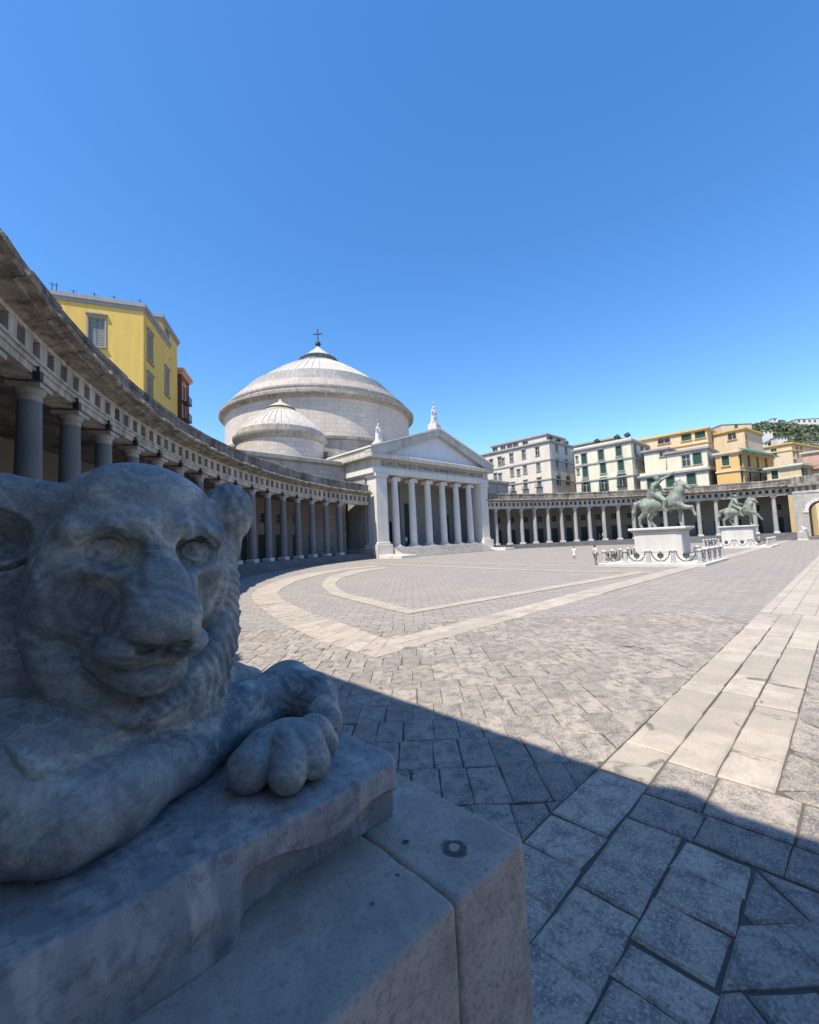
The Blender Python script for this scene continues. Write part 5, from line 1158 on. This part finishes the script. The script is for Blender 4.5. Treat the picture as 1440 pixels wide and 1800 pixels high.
house('peach house seen in the gap behind the white and pale yellow blocks', rectf(142, 156, 50, 66), 0, 33.5, P_PEACH, {3: W(c3p, [(840, 215), (880, 215)], 1.4, 2.2, 'gl')}, P_GREY)
for k, (x0, x1, yt, yb, d_) in enumerate(((1366, 1384, 768, 776, 560), (1398, 1422, 764, 773, 590), (1378, 1398, 779, 788, 480), (1424, 1440, 776, 786, 500), (1330, 1350, 778, 786, 470), (1408, 1428, 788, 797, 420))):
    far_house('%s house among the trees on the hill slope, %s in the row' % (('pale', 'peach')[k % 2], ('first', 'second', 'third', 'fourth', 'fifth', 'sixth')[k]), x0, x1, yt, yb, d_, (P_MON, P_PEACH)[k % 2], 3, dep=10)
# ================================================================ people
def person(label, loc, H, rz, top, bottom, skirt=False, hair=(.03, .022, .016), stride=.12):
    t = thing('person', label, 'person', loc, rz, 'people in the piazza'); s = H/1.7
    skin = plain('skin', (.50, .33, .25), .6); mt, mb_ = plain('cloth_top', top, .8), plain('cloth_bottom', bottom, .8); hr = plain('hair', hair, .6)
    J = lambda L: [(tuple(np.array(p)*s), r*s) for p, r in L]
    legs = [J([((sx*.09, 0, .9), .095), ((sx*.1, -sx*stride*.6-.02, .48), .065), ((sx*.1, -sx*stride+.03, .08), .042), ((sx*.1, -sx*stride-.1, .04), .04)]) for sx in (-1, 1)]
    arms = [J([((sx*.17, 0, 1.38), .06), ((sx*.25, .03, 1.1), .045), ((sx*.24, -.08+sx*.04, .88), .033), ((sx*.23, -.11+sx*.04, .8), .036)]) for sx in (-1, 1)]
    def torso(P): return smin(smin(ell(P, np.array((0, 0, 1.25))*s, np.array((.175, .115, .24))*s), ell(P, np.array((0, 0, .97))*s, np.array((.16, .115, .15))*s), .06*s), 1e3+0*P[:, 0], .01)
    def body(P):
        d = torso(P)
        for L in legs+arms: d = smin(d, chain(P, L, .02*s), .03*s)
        d = smin(d, cap(P, np.array((0, 0, 1.42))*s, np.array((0, -.01, 1.52))*s, .055*s, .05*s), .02*s); d = smin(d, ell(P, np.array((0, -.01, 1.6))*s, np.array((.075, .095, .11))*s), .01*s)
        return smin(d, ell(P, np.array((0, -.105, 1.585))*s, np.array((.014, .02, .02))*s), .01*s)
    def shirt(P):
        d = torso(P)
        for L in arms: d = smin(d, chain(P, L[:2], .02*s), .03*s)
        return smax(d-.018*s, .93*s-P[:, 2], .01)
    def trousers(P):
        if skirt: d = cap(P, np.array((0, 0, .98))*s, np.array((0, 0, .5))*s, .15*s, .26*s); return smax(d, .42*s-P[:, 2], .01)
        d = ell(P, np.array((0, 0, .96))*s, np.array((.16, .115, .12))*s)
        for L in legs: d = smin(d, chain(P, L[:3], .02*s), .03*s)
        return smax(smax(d-.02*s, P[:, 2]-1.0*s, .01), .1*s-P[:, 2], .01)
    def hairf(P): return smax(ell(P, np.array((0, .012, 1.625))*s, np.array((.088, .1, .108))*s), -(ell(P, np.array((0, -.09, 1.57))*s, np.array((.07, .07, .1))*s)), .01)
    lo, hi = (-.4*s, -.4*s, -.05), (.4*s, .4*s, 1.8*s)
    sculpt('body', body, lo, hi, .028*s, 0, skin, t); sculpt('shirt', shirt, lo, hi, .03*s, 0, mt, t); sculpt('skirt' if skirt else 'trousers', trousers, lo, hi, .03*s, 0, mb_, t); sculpt('hair', hairf, lo, hi, .025*s, 0, hr, t)
p = gpx(1010, 982); person('child in white dress walking alone across the open piazza', (p[0], p[1], zg(p[1])+.01), 1.3, 2.2, (.70, .62, .60), (.66, .50, .50), True)
p = gpx(1103, 992); person('person in pale shirt standing left of the nearer horse statue', (38.7+.2, 16.3, zg(16.3)+.01), 1.72, 1.2, (.50, .46, .40), (.13, .14, .18))
for (t, r, rz, tp, bt, lb, H) in ((-44.0, 60.4, .4, (.72, .72, .74), (.08, .09, .12), 'person in white shirt between columns of the sunlit colonnade', 1.75), (-43.2, 60.3, .9, (.04, .04, .05), (.03, .03, .04), 'person in black beside the white-shirted one in the sunlit colonnade', 1.7)):
    a = math.radians(90+t); person(lb, (CC[0]+r*math.cos(a), CC[1]+r*math.sin(a), ZP0), H, rz, tp, bt)
person('person in pale blue shirt at the porch between the left columns', (49.2, 51.6, ZF), 1.75, .3, (.45, .52, .60), (.05, .06, .09)); person('person in dark clothes at the porch beside the left pier', (45.4, 52.0, ZF), 1.72, -.5, (.06, .055, .05), (.05, .05, .06))
build_lion()
# ================================================================ second lion, in front of the right pavilion
_src = bpy.data.objects['lion_statue']
r2 = thing('lion_statue', 'small distant pale lion on a pedestal before the right pavilion', 'statue', (107.4, 6.5, 1.5), PI)
_pale = stone('far_lion_marble', (.58, .57, .55), .12, 2, .3)
for c_ in list(_src.children):
    n_ = c_.copy(); COL.objects.link(n_); n_.parent = r2; n_.location = c_.location
    n_.data = c_.data
    for k_ in range(len(n_.material_slots)): n_.material_slots[k_].link = 'OBJECT'; n_.material_slots[k_].material = _pale
t2 = thing('stone_pedestal', 'distant stone pedestal under the pale lion at the right pavilion', 'pedestal', (107.4, 6.5, 0))
MB().bbox(-1.1, 2.0, -.7, .8, -.05, .3, .03).build('base_course', M_PLIN, t2); MB().bbox(-1.04, 1.94, -.64, .74, .302, 1.5, .03).build('block', M_PAVW, t2)
